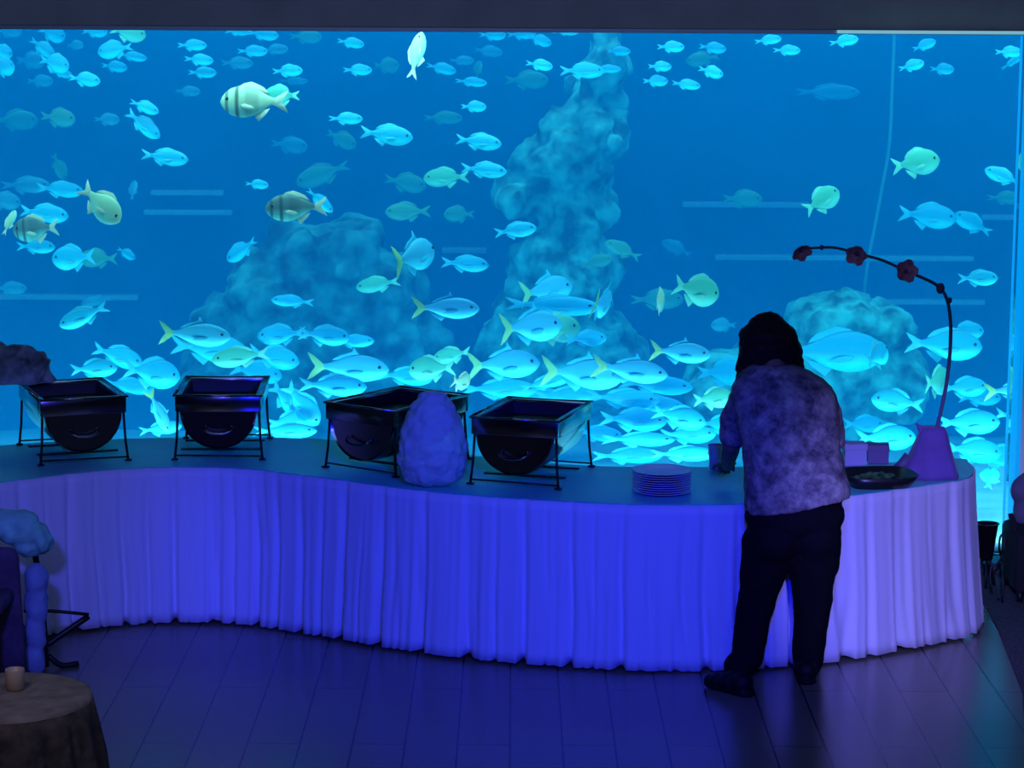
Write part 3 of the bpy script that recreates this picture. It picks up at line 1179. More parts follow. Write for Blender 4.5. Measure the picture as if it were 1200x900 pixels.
rg = add_lathe(bm, [(.026, 0), (.030, .003), (.031, .066), (.030, .068), (.027, .066), (.026, .02)], 28)
cap(bm, rg[0]); cap(bm, rg[-1])
obj('glass_cup', bm, M['wax'], cd)
bm = bmesh.new()
rg = add_lathe(bm, [(.001, .021), (.024, .021), (.024, .045), (.001, .046)], 20)
obj('candle', bm, M['wax'], cd)

# folding stand at the left edge
st = on(52, 784, 0)
SY = st.y
fs = thing('folding_stand', 'dark folding stand with crossed legs before the skirt\'s near end', 'stand', (st.x, SY, 0))


def sp_(x, y, dy=0.0):
    q = at(x, y, SY + dy)
    return Vector((q.x - st.x, q.y - SY, max(.012, q.z)))


for pts, nm in (([sp_(47, 690, .02), sp_(52, 740), sp_(54, 784)], 'post'), ([sp_(104, 722, .10), sp_(66, 748, .05), sp_(30, 774)], 'leg'), ([sp_(28, 716, .0), sp_(60, 716, .05), sp_(104, 720, .10)], 'crossbar'),
                ([sp_(56, 768, .01), sp_(72, 782, .02), sp_(92, 785, .05)], 'leg'), ([sp_(40, 640, .02), sp_(47, 690, .02)], 'post'), ([sp_(0, 650, .3), sp_(20, 716, .16), sp_(36, 784, .12)], 'leg')):
    bm = bmesh.new()
    add_tube(bm, catmull(pts, 4), .014 if nm != 'crossbar' else .008, 8)
    obj(nm, bm, M['black_metal'], fs)
bm = bmesh.new()
D = SY - .12
for (x, y, rx, rz) in ((42, 680, 15, 22), (43, 706, 15, 26), (41, 738, 14, 26), (40, 764, 14, 20)):
    add_ball(bm, at(x, y, D), (rx * mpp(D), .05, rz * mpp(D)))
sk = fuse('sack', bm, M['sack'], None, .008, 3, .008, 14)
zmin = min(v.co.z for v in sk.data.vertices)
for v in sk.data.vertices:
    v.co.z -= (zmin - .003) * max(0, min(1, (.35 - v.co.z) / (.35 - zmin)))
szt = max(v.co.z for v in sk.data.vertices)
tag(sk, 'pale blue sack hanging below the teal cloth', 'sack')
bm = bmesh.new()
for (x, y, rx, rz) in ((8, 616, 26, 17), (26, 612, 20, 14), (38, 626, 19, 16), (50, 636, 12, 14), (36, 640, 19, 12), (22, 628, 22, 12), (-8, 608, 26, 14)):
    add_ball(bm, at(x, y, D), (rx * mpp(D), .075, rz * mpp(D)))
cb = fuse('cloth_bundle', bm, M['teal_cloth'], None, .008, 3, .014, 12)
tag(cb, 'rumpled teal cloth bundle at the near end of the skirt', 'cloth')

q = on(4, 800, 0)
DX = q.y - .10
q = on(4, 800, 0)
chx = at(2, 720, DX)
ch_ = thing('covered_chair', 'chair under a dark purple cover at the frame edge', 'chair', (chx.x, DX, 0))
topz = at(2, 642, DX).z
wl_ = 24 * mpp(DX)
bm = bmesh.new()
rings = []
for z, wx, dp in ((.0, .225, .03), (.2, .215, .028), (.42, .205, .026), (topz - .05, .200, .026), (topz - .012, .19, .024), (topz, .17, .014)):
    off = wl_ - .205
    rings.append([Vector((off + wx * math.cos(a) / max(abs(math.cos(a)), abs(math.sin(a))) ** .8, dp * math.sin(a) * 1.3, z)) for a in [2 * PI * k / 28 for k in range(28)]])
add_loft(bm, rings)
obj('back_cover', bm, M['chairfab'], ch_)
bm = bmesh.new()
add_box(bm, (wl_ - .40, -.44, .40), (wl_ - .02, -.04, .46), bevel=.02)
obj('seat', bm, M['chairfab'], ch_)
for sx in (wl_ - .38, wl_ - .04):
    bm = bmesh.new()
    add_tube(bm, [(sx, -.41, 0), (sx, -.40, .40)], .015, 8)
    obj('leg', bm, M['black_metal'], ch_)

# ------------------------------------------------------------------ right edge: armchair and bucket
a0 = on(1206, 703, 0)
AY = a0.y + .02
ac = thing('armchair', 'dark low armchair with rounded back against the window corner', 'armchair', (a0.x, AY, 0))


def ap(x, y, dy=0.0):
    q = at(x, y, AY + dy)
    return Vector((q.x - a0.x, q.y - AY, q.z))


bm = bmesh.new()
for (x, y, rx, rz) in ((1203, 575, 20, 20), (1212, 572, 26, 22), (1206, 598, 20, 26), (1222, 600, 26, 30), (1240, 580, 26, 24), (1240, 606, 26, 24)):
    add_ball(bm, ap(x, y, .22), (rx * mpp(AY), .07, rz * mpp(AY)))
fuse('backrest', bm, M['greyfab'], ac, .009, 4)
bm = bmesh.new()
xl, xr = ap(1186, 650).x, ap(1270, 650).x
zt = ap(1186, 622).z
add_box(bm, (xl, -.10, .05), (xr, .30, zt), bevel=.03)
edge_smooth(obj('seat_block', bm, M['blackfab'], ac))
bm = bmesh.new()
add_tube(bm, [ap(1184, 602, .05), ap(1188, 614, .05), ap(1191, 660, .05), ap(1191, 690, .05)], [.012, .018, .020, .018], 10)
obj('arm', bm, M['blackfab'], ac)
for sx in (xl + .03, xr - .03):
    for sy in (-.08, .27):
        bm = bmesh.new()
        add_tube(bm, [(sx, sy, 0), (sx, sy, .06)], .016, 8)
        obj('leg', bm, M['black_metal'], ac)
b = at(1156, 650, 12.30)
bk = thing('bucket', 'black tapered bucket on a stand between table end and armchair', 'bucket', (b.x, 12.30, 0))
zt, zb = at(1156, 613, 12.30).z, at(1156, 656, 12.30).z
bm = bmesh.new()
rg = add_lathe(bm, [(.026, zb), (.032, zb + .004), (.054, zt - .006), (.060, zt - .004), (.060, zt), (.052, zt), (.03, zb + .012)], 28)
cap(bm, rg[0]); cap(bm, rg[-1])
obj('pail', bm, M['black_metal'], bk)
for k in range(3):
    a = k * 2 * PI / 3 + .4
    bm = bmesh.new()
    add_tube(bm, [(.02 * math.cos(a), .02 * math.sin(a), zb + .004), (.055 * math.cos(a), .055 * math.sin(a), .0)], .008, 8)
    obj('leg', bm, M['black_metal'], bk)
bm = bmesh.new()
pts = [at(1176, 670, 12.0), at(1174, 655, 12.24), at(1171, 643, 12.24), at(1172, 630, 12.24), at(1176, 627, 12.24), at(1177, 640, 12.22), at(1174, 652, 12.22), at(1168, 662, 12.2)]
pts = [pts[0]] + pts[1:]
last = pts[-1].copy()
pts += [Vector((last.x - .03, 12.2, .12)), Vector((last.x - .03, 12.15, .008)), Vector((last.x - .02, 12.0, .008))]
first = [Vector((pts[0].x - .01, 11.95, .008))]
add_tube(bm, catmull(first + pts, 5), .006, 8)
tag(obj('cable', bm, M['black_metal']), 'dark looping cable beside the armchair in front of the bright sand', 'cable')
# ------------------------------------------------------------------ fish
BODY = [(0, .03), (.04, .17), (.10, .29), (.20, .41), (.33, .485), (.45, .5), (.58, .455), (.70, .365), (.82, .235), (.92, .135), (1.0, .095)]


def unit_body(bm, kind):
    """snout at x = .5, tail root at x = -.28; unit length, unit height, unit width."""
    n = 14
    rings = []
    for s, h in BODY:
        x = .5 - .80 * s
        wv = .5 * min(1.0, h * 2.0 + .02) * (1 - .45 * s ** 2)
        drop = -.02 + .04 * s
        rings.append([(x, wv * math.cos(2 * PI * k / n), h * math.sin(2 * PI * k / n) + drop) for k in range(n)])
    add_loft(bm, [[Vector(p) for p in r] for r in rings])


def unit_tail(bm, big):
    s = {0: .34, 1: .52, 2: .25}[big]
    add_slab(bm, [(-.24, .07), (-.31, .12), (-.42, s * .75), (-.5, s), (-.455, s * .45), (-.405, .03), (-.405, -.03), (-.455, -.45 * s), (-.5, -s), (-.42, -.75 * s), (-.31, -.12), (-.24, -.07)], .05)


def unit_dorsal(bm, spiky):
    if spiky:
        add_slab(bm, [(.16, .42), (.10, .60), (.06, .78), (.045, .60), (-.02, .53), (-.10, .46), (-.17, .34), (-.20, .26), (-.10, .30), (.05, .40)], .05)
    else:
        add_slab(bm, [(.24, .40), (.16, .54), (.04, .60), (-.06, .52), (-.14, .44), (-.20, .30), (-.22, .20), (-.10, .30), (.05, .40)], .05)


def unit_anal(bm):
    add_slab(bm, [(.0, -.42), (-.06, -.60), (-.11, -.50), (-.18, -.36), (-.23, -.20), (-.12, -.26), (-.04, -.36)], .05)


def unit_pectoral(bm, s=1):
    for s in (s,):
        t_ = bmesh.new()
        add_slab(t_, [(.19, -.06), (.12, -.02), (.02, -.08), (-.03, -.17), (.06, -.20), (.15, -.15)], .045)
        merge(bm, t_, Matrix.Translation((0, s * .47, -.04)) @ Matrix.Rotation(s * .22, 4, 'Z'))


def unit_eye(bm, both=1, s=1):
    for s in ((-1, 1) if both else (s,)):
        add_ball(bm, (.385, s * .34, .085), (.022, .06, .055), u=10, v=8)


def mk(name, fn, *a):
    bm = bmesh.new()
    fn(bm, *a)
    bmesh.ops.recalc_face_normals(bm, faces=bm.faces)
    me = bpy.data.meshes.new(name)
    bm.to_mesh(me)
    bm.free()
    for p in me.polygons:
        p.use_smooth = True
    return me


KINDS = {'c': ('silver_fish', 'f_c', 'fin_c', 'fin_c', 0, 0), 'y': ('yellow_tailed_fish', 'f_y', 'fin_c', 'fin_y', 1, 1), 'g': ('green_fish', 'f_g', 'fin_g', 'fin_g', 0, 0),
         'h': ('green_fish', 'f_h', 'fin_h', 'fin_h', 0, 0), 'b': ('hazed_silver_fish', 'f_b', 'fin_b', 'fin_b', 0, 0), 'p': ('banded_bream', 'f_p', 'fin_k', 'fin_k', 0, 0), 'd': ('banded_bream', 'f_d', 'fin_k', 'fin_k', 0, 0), 'k': ('cream_fish', 'f_k', 'fin_k', 'fin_k', 0, 0)}
MESH = {}
for k, (nm, mb, mf, mt, big, spk) in KINDS.items():
    d = {}
    d['body'] = mk(nm + '_body', unit_body, k)
    d['tail_fin'] = mk(nm + '_tail', unit_tail, big)
    d['dorsal_fin'] = mk(nm + '_dorsal', unit_dorsal, spk)
    d['anal_fin'] = mk(nm + '_anal', unit_anal)
    for s in (-1, 1):
        d['pectoral_fin', s] = mk(nm + '_pectoral', unit_pectoral, s)
        d['eye', s] = mk(nm + '_eye', unit_eye, 0, s)
    for p, me in d.items():
        p = p if isinstance(p, str) else p[0]
        me.materials.append(M[mb] if p == 'body' else M['eye'] if p == 'eye' else M[mt] if p == 'tail_fin' else M[mf])
    # one-piece version for the small distant ones
    bm = bmesh.new()
    for i, fn in enumerate(((unit_body, k), (unit_tail, big or 2), (unit_dorsal, 0), (unit_anal,), (unit_eye,))):
        t_ = bmesh.new()
        fn[0](t_, *fn[1:])
        for f in t_.faces:
            f.material_index = i if i < 2 else 2 if i < 4 else 3
        merge(bm, t_)
    bmesh.ops.recalc_face_normals(bm, faces=bm.faces)
    me = bpy.data.meshes.new(nm + '_small')
    bm.to_mesh(me)
    bm.free()
    for q in (mb, mt, mf):
        me.materials.append(M[q])
    me.materials.append(M['eye'])
    for p in me.polygons:
        p.use_smooth = True
    d['all'] = me
    MESH[k] = d

# x, y, length, body height (pixels), heading, turn into the scene, kind, metres behind the glass, label
FISH = [
    # --- near the top, under the dark beam, from the left edge to the cream banded fish
    (10, 37, 32, 13, 0, 0, 'c', 3.4, 'dim blue fish touching the beam in the corner of the window'),
    (61, 39, 32, 18, -20, 0, 'c', 2.2, 'rounded blue fish under the beam, second in from the corner'),
    (111, 37, 30, 13, 0, 10, 'c', 2.0, 'flat blue fish under the beam beside a bright greenish one'),
    (150, 38, 42, 20, -10, 0, 'g', 1.4, 'bright greenish fish cut off by the dark beam in the corner shoal'),
    (50, 56, 34, 14, -35, 0, 'c', 2.0, 'blue fish slanting steeply down in the corner shoal below the beam'),
    (88, 53, 20, 10, 5, 0, 'c', 3.0, 'tiny dim fish alone between the slanting fish and a bright pair'),
    (135, 58, 42, 19, 190, 0, 'c', 1.4, 'bright humped fish facing the corner, just under the greenish one'),
    (155, 66, 34, 10, -8, 0, 'c', 1.8, 'slim fish poking out beneath the bright humped fish'),
    (2, 60, 26, 15, -20, 0, 'c', 1.9, 'half fish at the window edge, upper of a pair'),
    (4, 79, 26, 20, 10, 0, 'c', 1.7, 'half fish at the window edge, lower and plumper of a pair'),
    (36, 71, 34, 18, 0, 0, 'c', 3.5, 'very dim wide fish behind the bright plump corner fish'),
    (64, 74, 36, 20, -14, 0, 'c', 1.5, 'bright plump fish in the middle of the corner shoal'),
    (72, 86, 26, 9, -10, 0, 'c', 1.8, 'narrow fish tucked under the plump corner fish'),
    (134, 78, 30, 12, -5, 0, 'c', 2.2, 'mid blue fish under the slim one in the corner shoal'),
    (99, 93, 38, 15, -6, 0, 'c', 1.2, 'crisp bright fish at the lower rim of the corner shoal'),
    (47, 95, 30, 13, 0, 0, 'c', 3.3, 'dim oval fish beside the crisp bright one of the corner shoal'),
    (169, 125, 36, 13, -20, 0, 'c', 1.1, 'bright fish diving gently, upper of a diving pair'),
    (168, 146, 48, 17, -38, 0, 'c', 1.2, 'bright fish diving steeply, lower of a diving pair'),
    (68, 138, 42, 20, -5, 0, 'g', 2.2, 'green fish with a humped back below the corner shoal'),
    (125, 140, 30, 13, 0, 0, 'c', 2.6, 'plain dim fish between the green humped one and the diving pair'),
    (18, 141, 52, 22, 0, 0, 'g', 3.9, 'big ghostly green fish near the window edge beside the green humped one'),
    (225, 53, 34, 12, 0, 0, 'c', 1.5, 'topmost of three small bright fish stacked above each other'),
    (233, 70, 34, 12, -4, 0, 'c', 1.4, 'middle one of three small bright fish stacked above each other'),
    (237, 85, 34, 12, 0, 0, 'c', 1.6, 'lowest of three small bright fish stacked above each other'),
    (220, 107, 30, 11, 0, 0, 'c', 2.8, 'dim little fish beneath the stack of three, beside the cream banded fish'),
    (278, 37, 30, 9, 0, 0, 'c', 2.0, 'slim fish hugging the beam above the cream banded fish'),
    (308, 40, 38, 13, -6, 0, 'c', 1.9, 'longer fish close under the beam above the cream banded fish'),
    (296, 60, 36, 12, 0, 0, 'c', 1.8, 'front fish of a close pair midway between beam and cream banded fish'),
    (322, 58, 32, 11, 4, 0, 'c', 2.6, 'rear fish of a close pair midway between beam and cream banded fish'),
    (278, 74, 38, 13, 0, 0, 'c', 2.8, 'dim oval fish above the head of the cream banded fish'),
    (358, 43, 38, 15, 0, 0, 'g', 3.2, 'dim green fish against the beam, on its own'),
    (337, 83, 36, 13, 3, 0, 'c', 1.2, 'bright small fish just above the tail of the cream banded fish'),
    (344, 95, 34, 8, 0, 0, 'c', 3.6, 'faint streak of a fish under the bright one above the banded tail'),
    (298, 119, 80, 36, 180, 6, 'p', .45, 'large cream fish with dark bars, biggest in the upper water'),
    (330, 112, 42, 22, 180, 0, 'g', .9, 'teal fish half hidden behind the cream banded fish'),
    (405, 139, 40, 13, 0, 0, 'c', 1.0, 'bright small fish swimming alone beside the cream banded fish\'s tail'),
    (339, 170, 44, 18, -5, 0, 'c', 3.9, 'ghostly fish hanging below the cream banded fish'),
    (400, 163, 38, 18, -25, 0, 'g', 3.4, 'dim greenish fish tilting down under the lone bright small one'),
    (193, 184, 56, 18, -6, 0, 'c', .9, 'bright spindle fish below the steeply diving pair'),
    (301, 216, 28, 10, -3, 0, 'c', 1.1, 'smallest bright fish, ahead of the grey banded fish'),
    (378, 204, 68, 23, 200, 0, 'g', 3.3, 'long dim green fish slanting over the grey banded fish'),
    (347, 243, 72, 31, 182, 0, 'd', .55, 'grey banded fish with a pale belly and cream tail'),
    (375, 235, 40, 12, -42, 0, 'c', 1.0, 'slim cyan fish crossing behind the tail of the grey banded fish'),
    # --- left-hand side
    (118, 239, 60, 30, -42, 0, 'k', .5, 'pale green-cream fish nosing steeply down, tail up'),
    (69, 195, 32, 14, -68, 0, 'g', 3.0, 'dim green fish standing on its head above the long pair'),
    (30, 217, 56, 18, 0, 0, 'c', 2.8, 'long dim fish, rear one of a long pair near the window edge'),
    (70, 222, 54, 17, -4, 0, 'c', 1.9, 'long blue fish leading a long pair, tail to the window edge'),
    (5, 235, 38, 19, -10, 0, 'c', 2.6, 'dim half fish at the window edge beneath the long pair'),
    (52, 250, 56, 20, -7, 0, 'c', 1.3, 'smooth blue fish passing over a dark greenish one'),
    (42, 268, 54, 28, 185, 0, 'd', .8, 'dark greenish banded fish with ragged outline under the smooth blue one'),
    (42, 289, 46, 15, 0, 0, 'c', 1.5, 'pale low fish underneath the dark greenish banded one'),
    (11, 261, 34, 9, 68, 30, 'k', .6, 'thin cream fish seen nearly edge-on at the window edge'),
    (156, 223, 28, 9, 88, 40, 'c', 3.4, 'faint slim fish hanging upright beside the nose-down cream fish'),
    (86, 302, 50, 27, 184, 0, 'c', 1.2, 'broad blue fish heading the trio above the pale reflection streak'),
    (115, 303, 46, 20, 180, 0, 'g', 2.1, 'greenish fish, middle of the trio above the pale reflection streak'),
    (148, 297, 24, 10, -30, 0, 'c', 2.3, 'small slanted fish, last of the trio above the pale reflection streak'),
    (12, 338, 38, 14, 0, 0, 'c', 3.0, 'dim fish resting over the pale reflection streak at the window edge'),
    (98, 370, 64, 20, 203, 0, 'c', .7, 'bright blue fish slanting down above the leftmost chafing dish'),
    (113, 353, 36, 11, 190, 0, 'c', 2.9, 'dim fish just behind the bright slanting one over the leftmost dish'),
    (283, 293, 42, 17, 216, 0, 'c', 1.9, 'blue fish pointing down at the reef dome\'s upper flank'),
    (343, 353, 50, 13, 176, 0, 'c', 1.3, 'bright slim fish in front of the reef dome, tail turned away'),
    # --- centre
    (485, 300, 92, 36, 10, 62, 'y', .5, 'fish swimming away, blue rump and tall cream crescent tail'),
    (545, 309, 56, 18, -3, 0, 'c', 1.0, 'bright fish just ahead of the crescent-tailed one'),
    (443, 333, 54, 17, 190, 0, 'g', 1.7, 'green fish under the tip of the crescent tail'),
    (522, 361, 80, 24, 0, 0, 'y', .5, 'slender silver fish with yellow forked tail, clear of all others'),
    (699, 307, 40, 14, 16, 0, 'g', 2.4, 'dim green fish pointing up at another green one beside the rock column'),
    (730, 293, 46, 15, 154, 0, 'g', 2.2, 'dim green fish descending beside the foot of the rock column'),
    (793, 291, 38, 14, 154, 0, 'c', 3.8, 'ghostly fish above the pale fish with the yellow tail stub'),
    (773, 353, 44, 27, 0, 78, 'k', .7, 'pale fish seen head-on as a narrow upright sliver'),
    (770, 351, 64, 22, 0, 0, 'g', 3.0, 'dim green fish behind the head-on sliver'),
    (816, 340, 60, 34, -16, 20, 'g', .7, 'bright green deep-bodied fish with tail stub, above the trailing-finned jack'),
    (848, 381, 30, 15, 180, 0, 'c', 2.6, 'small blue fish facing away from the person\'s hair'),
    (797, 413, 72, 23, -4, 0, 'y', .6, 'silver jack with long swept tail in front of the person'),
    (640, 340, 66, 30, 8, 20, 'y', 1.5, 'humped top fish of the tight cluster below the rock column'),
    (648, 358, 112, 22, -2, 0, 'c', 1.2, 'long blue fish running through the middle of the tight cluster'),
    (622, 383, 74, 35, 4, 10, 'y', .8, 'yellow-tailed bottom fish of the tight cluster below the rock column'),
    (650, 386, 60, 32, 6, 0, 'g', 1.0, 'green fish overlapping the yellow-tailed one at the cluster\'s base'),
    (705, 356, 50, 34, -20, 66, 'y', .9, 'stubby fish turned end-on at the outer end of the tight cluster'),
    (687, 397, 48, 18, 5, 0, 'c', .9, 'bright small fish just under the outer end of the tight cluster'),
    (604, 270, 50, 17, 8, 0, 'c', .9, 'bright fish rising gently in front of the rock column\'s foot'),
    (453, 158, 62, 22, -6, 0, 'c', .8, 'biggest bright fish in the open water between banded fish and rock column'),
    (561, 166, 54, 18, -6, 0, 'c', .9, 'bright fish beside the rock column, upper of two alike'),
    (567, 199, 54, 17, -4, 0, 'c', .9, 'bright fish beside the rock column, lower of two alike'),
    (523, 208, 54, 21, 182, 0, 'g', 1.7, 'clear green fish nose to tail with the lower bright one'),
    (475, 214, 50, 21, -10, 0, 'g', 3.3, 'blurred green fish ahead of the clear green one'),
    (478, 248, 54, 20, 182, 0, 'g', 2.0, 'green fish below the blurred green one'),
    (538, 251, 36, 18, 180, 0, 'g', 3.0, 'round dim green fish following another beneath the clear green one'),
    (519, 138, 46, 14, 0, 0, 'g', 3.5, 'faint green fish above the two bright ones beside the rock column'),
    (555, 125, 30, 12, 0, 0, 'c', 1.3, 'neat small bright fish over the faint green one'),
    (552, 96, 38, 10, -4, 0, 'c', 2.0, 'flat blue fish with a dim upright one over its back'),
    (560, 82, 22, 9, 80, 0, 'g', 3.2, 'tiny dim upright fish above the flat blue one'),
    (517, 80, 36, 12, -12, 0, 'c', 2.2, 'blue fish tilting away from the upright cream fish'),
    (541, 71, 30, 10, 0, 0, 'c', 3.2, 'faint fish just over the tilting one near the upright cream fish'),
    (577, 41, 32, 12, 0, 0, 'c', 2.1, 'first blue fish of a string of three under the beam centre'),
    (611, 40, 34, 12, 4, 0, 'c', 2.3, 'middle blue fish of a string of three under the beam centre'),
    (632, 47, 30, 12, -16, 0, 'c', 1.9, 'last and lowest fish of a string of three under the beam centre'),
    (572, 60, 34, 12, -6, 0, 'c', 3.4, 'faint fish beneath the string of three'),
    (488, 65, 56, 17, 78, 0, 'k', .5, 'upright cream fish climbing towards the dark beam'),
    (411, 50, 32, 11, -8, 0, 'c', 1.5, 'upper of two small fish beside the upright cream fish'),
    (419, 82, 34, 12, 0, 0, 'c', 1.4, 'lower of two small fish beside the upright cream fish'),
    (453, 77, 30, 17, 0, 0, 'g', 3.8, 'faint green blob of a fish touching the upright cream fish'),
    (632, 76, 32, 12, -8, 0, 'c', 1.1, 'bright fish between the string of three and the rock column'),
    (617, 94, 52, 20, 0, 0, 'g', 3.6, 'big faint green fish beneath the bright one by the rock column'),
    (682, 83, 52, 17, 0, 0, 'c', 1.3, 'bright fish crossing the rock column\'s tip, front of two'),
    (711, 81, 34, 9, 0, 0, 'c', 1.7, 'slim fish crossing the rock column\'s tip, behind a larger one'),
    (725, 60, 28, 10, 0, 0, 'c', 2.0, 'small blue fish at the very top of the rock column'),
    (663, 37, 32, 9, 0, 0, 'c', 1.9, 'thin fish against the beam above the rock column'),
    # --- upper right
    (786, 55, 32, 12, 0, 0, 'c', 1.2, 'topmost fish in a loose ring of six beyond the rock column'),
    (835, 56, 32, 12, -6, 0, 'c', 1.8, 'dim fish at the outer top of the loose ring of six'),
    (824, 69, 40, 16, 190, 0, 'g', 3.2, 'blurred green fish at the heart of the loose ring of six'),
    (773, 78, 28, 11, 0, 0, 'c', 1.2, 'inner fish of the loose ring, nearest the rock column'),
    (833, 84, 30, 13, -15, 0, 'c', 1.1, 'bright tilted fish of the loose ring beneath the blurred green one'),
    (768, 95, 30, 12, 0, 0, 'c', 1.3, 'lower inner fish of the loose ring beyond the rock column'),
    (804, 99, 34, 11, -6, 0, 'c', 1.2, 'lowest fish in the loose ring beyond the rock column'),
    (900, 47, 32, 10, 8, 0, 'c', 1.2, 'upper of two small bright fish below the beam, above the person'),
    (922, 59, 32, 11, 0, 0, 'c', 1.2, 'lower of two small bright fish below the beam, above the person'),
    (989, 48, 34, 12, 10, 0, 'c', 1.1, 'bright fish under the beam between a pair and the pale rope'),
    (1083, 53, 28, 11, 22, 0, 'c', 1.6, 'fish pointing up just beyond the pale rope, under the beam'),
    (1068, 77, 30, 12, 16, 0, 'c', 1.2, 'brighter fish beyond the pale rope, below the one pointing up'),
    (1104, 81, 28, 12, 0, 0, 'c', 2.0, 'dim stubby fish beside the brighter one beyond the pale rope'),
    (1182, 61, 32, 12, 0, 0, 'c', 1.2, 'bright fish in the top corner beside the blue light strip'),
    (1186, 73, 30, 7, 32, 0, 'c', 2.2, 'thin streaky fish rising under the one in the lit corner'),
    (970, 108, 76, 17, 0, 0, 'c', 4.2, 'long ghostly fish in empty water beside the pale rope'),
    (1073, 191, 56, 29, 10, 0, 'g', 1.0, 'deep-bodied sea-green fish with bright belly beyond the pale rope'),
    (963, 235, 48, 26, 30, 15, 'g', 1.0, 'sea-green fish angled upward above the flower arch tip'),
    (870, 233, 46, 19, 0, 0, 'g', 3.2, 'dim green fish on the pale reflection streak above the person'),
    (1176, 207, 46, 16, 158, 0, 'c', 1.0, 'bright-bellied fish beside the blue light strip, high up'),
    (1087, 253, 68, 27, -5, 0, 'c', 2.0, 'wide teal fish over the middle of the flower arch'),
    (1140, 262, 48, 19, 152, 0, 'c', 2.4, 'dim fish tailing the wide teal one above the arch'),
    (1178, 232, 42, 14, 0, 0, 'g', 3.3, 'faint green fish below the bright-bellied one at the window edge'),
    (1146, 326, 46, 17, 2, 0, 'c', .8, 'crisp bright fish just outside the bend of the flower arch'),
    # --- right of the person, lower
    (1106, 404, 92, 34, -4, 0, 'c', 1.0, 'large pale fish crossing behind the upright arch stem'),
    (1131, 388, 44, 20, 0, 0, 'c', 1.4, 'smaller blue fish riding over the large one behind the arch stem'),
    (1098, 447, 52, 32, 0, 50, 'g', .9, 'blunt green fish turned end-on beside the arch stem'),
    (1130, 454, 54, 22, 2, 0, 'c', 1.2, 'blue fish emerging beyond the arch stem, level with the blunt green one'),
    (1148, 466, 50, 18, 0, 0, 'c', 1.9, 'dim fish under the blue one beyond the arch stem'),
    (1052, 471, 62, 25, 172, 0, 'c', .8, 'bright-bellied fish above the violet base, nose to the person'),
    (1012, 497, 48, 19, 0, 0, 'c', 2.0, 'dim fish over the lavender box beside the person'),
    (1038, 513, 72, 28, 0, 0, 'c', .7, 'wide bright fish right above the dark plum box'),
    (1135, 495, 72, 27, 2, 0, 'c', .7, 'wide bright fish beyond the top of the violet base'),
    (1190, 457, 74, 20, 4, 0, 'y', .6, 'green-yellow forked tail entering at the window edge'),
    (1192, 489, 52, 20, -10, 0, 'c', .8, 'pale tail and flank at the window edge under the yellow tail'),
    (1140, 528, 68, 27, -6, 0, 'c', 1.0, 'bright broad fish low beyond the violet base'),
    (1172, 535, 76, 24, 6, 0, 'c', 1.3, 'blurred wide fish low beside the window edge'),
    (1160, 560, 26, 20, 78, 20, 'c', .5, 'little upright fish low down above the black bucket'),
    (1028, 416, 46, 27, 20, 50, 'c', .7, 'round-headed fish turned towards the glass beside the reef rock'),
    (975, 412, 128, 46, 0, 0, 'c', 1.7, 'very large fish with bright belly emerging behind the person\'s shoulder'),
    # --- the dense lower shoal, centre
    (738, 434, 92, 26, -8, 0, 'y', .6, 'grey jack with yellow tail leading the shoal towards the person'),
    (682, 438, 98, 34, -3, 0, 'y', .8, 'broad grey jack over the far rim of the dish by the plates'),
    (590, 427, 86, 32, 3, 0, 'y', .9, 'domed grey jack in the shoal between the last two chafing dishes'),
    (585, 456, 92, 22, 0, 0, 'c', 1.3, 'bright fish underneath the domed grey jack'),
    (540, 447, 46, 21, -20, 64, 'k', .6, 'small cream fish end-on above the sideways chafing dish'),
    (506, 432, 56, 27, 184, 0, 'g', .8, 'green bright-bellied fish above the sideways chafing dish'),
    (530, 416, 46, 18, 192, 0, 'g', 1.1, 'smaller green fish with raised tail above the bright-bellied green one'),
    (475, 441, 66, 20, -3, 0, 'c', 1.2, 'bright fish at the nose of the large pale pair over the sideways dish'),
    (408, 431, 96, 30, -2, 0, 'y', .8, 'large pale fish with a tall back spine over the sideways dish'),
    (390, 452, 80, 24, -3, 0, 'c', .55, 'bright blue fish under the large pale one, by the sideways dish'),
    (380, 393, 60, 22, -6, 0, 'c', .8, 'bright fish with a swept-up tail in front of the reef dome'),
    (414, 400, 50, 14, 3, 0, 'c', 1.1, 'slim fish just ahead of the swept-up tail'),
    (330, 392, 58, 22, 184, 0, 'c', 1.0, 'grey-blue fish meeting the swept-up tail above the square-on dish'),
    (321, 418, 62, 25, -12, 0, 'c', 1.3, 'blue fish sloping down behind the square-on dish\'s corner'),
    (282, 418, 68, 22, 186, 0, 'g', .9, 'yellowish green fish skimming the square-on chafing dish'),
    (228, 392, 84, 26, -3, 0, 'y', .55, 'silver fish with bright yellow forked tail above the square-on dish'),
    (245, 408, 92, 32, -4, 0, 'c', 1.4, 'big grey-blue fish behind the bright yellow forked tail'),
    (178, 437, 66, 33, -10, 0, 'c', 1.0, 'plump grey-blue fish between the first two chafing dishes'),
    (138, 417, 60, 23, -18, 0, 'c', 1.35, 'bright fish sloping down above the leftmost dish\'s rim'),
    (110, 432, 56, 20, 5, 0, 'c', .8, 'bright fish lowest over the leftmost dish\'s rim'),
    (150, 452, 62, 17, -8, 0, 'c', 1.6, 'dim blue fish under the plump one between the first two dishes'),
    (186, 482, 56, 14, -64, 0, 'y', .5, 'yellow-green fish diving beside the square-on dish\'s leg'),
    (338, 468, 54, 26, -40, 0, 'c', 1.2, 'bright fish diving in the gap beyond the square-on dish'),
    (340, 493, 56, 20, 10, 0, 'c', .9, 'bright low fish in the gap beyond the square-on dish'),
    (730, 467, 86, 21, -2, 0, 'c', 1.1, 'bright fish just past the rim of the dish by the plates'),
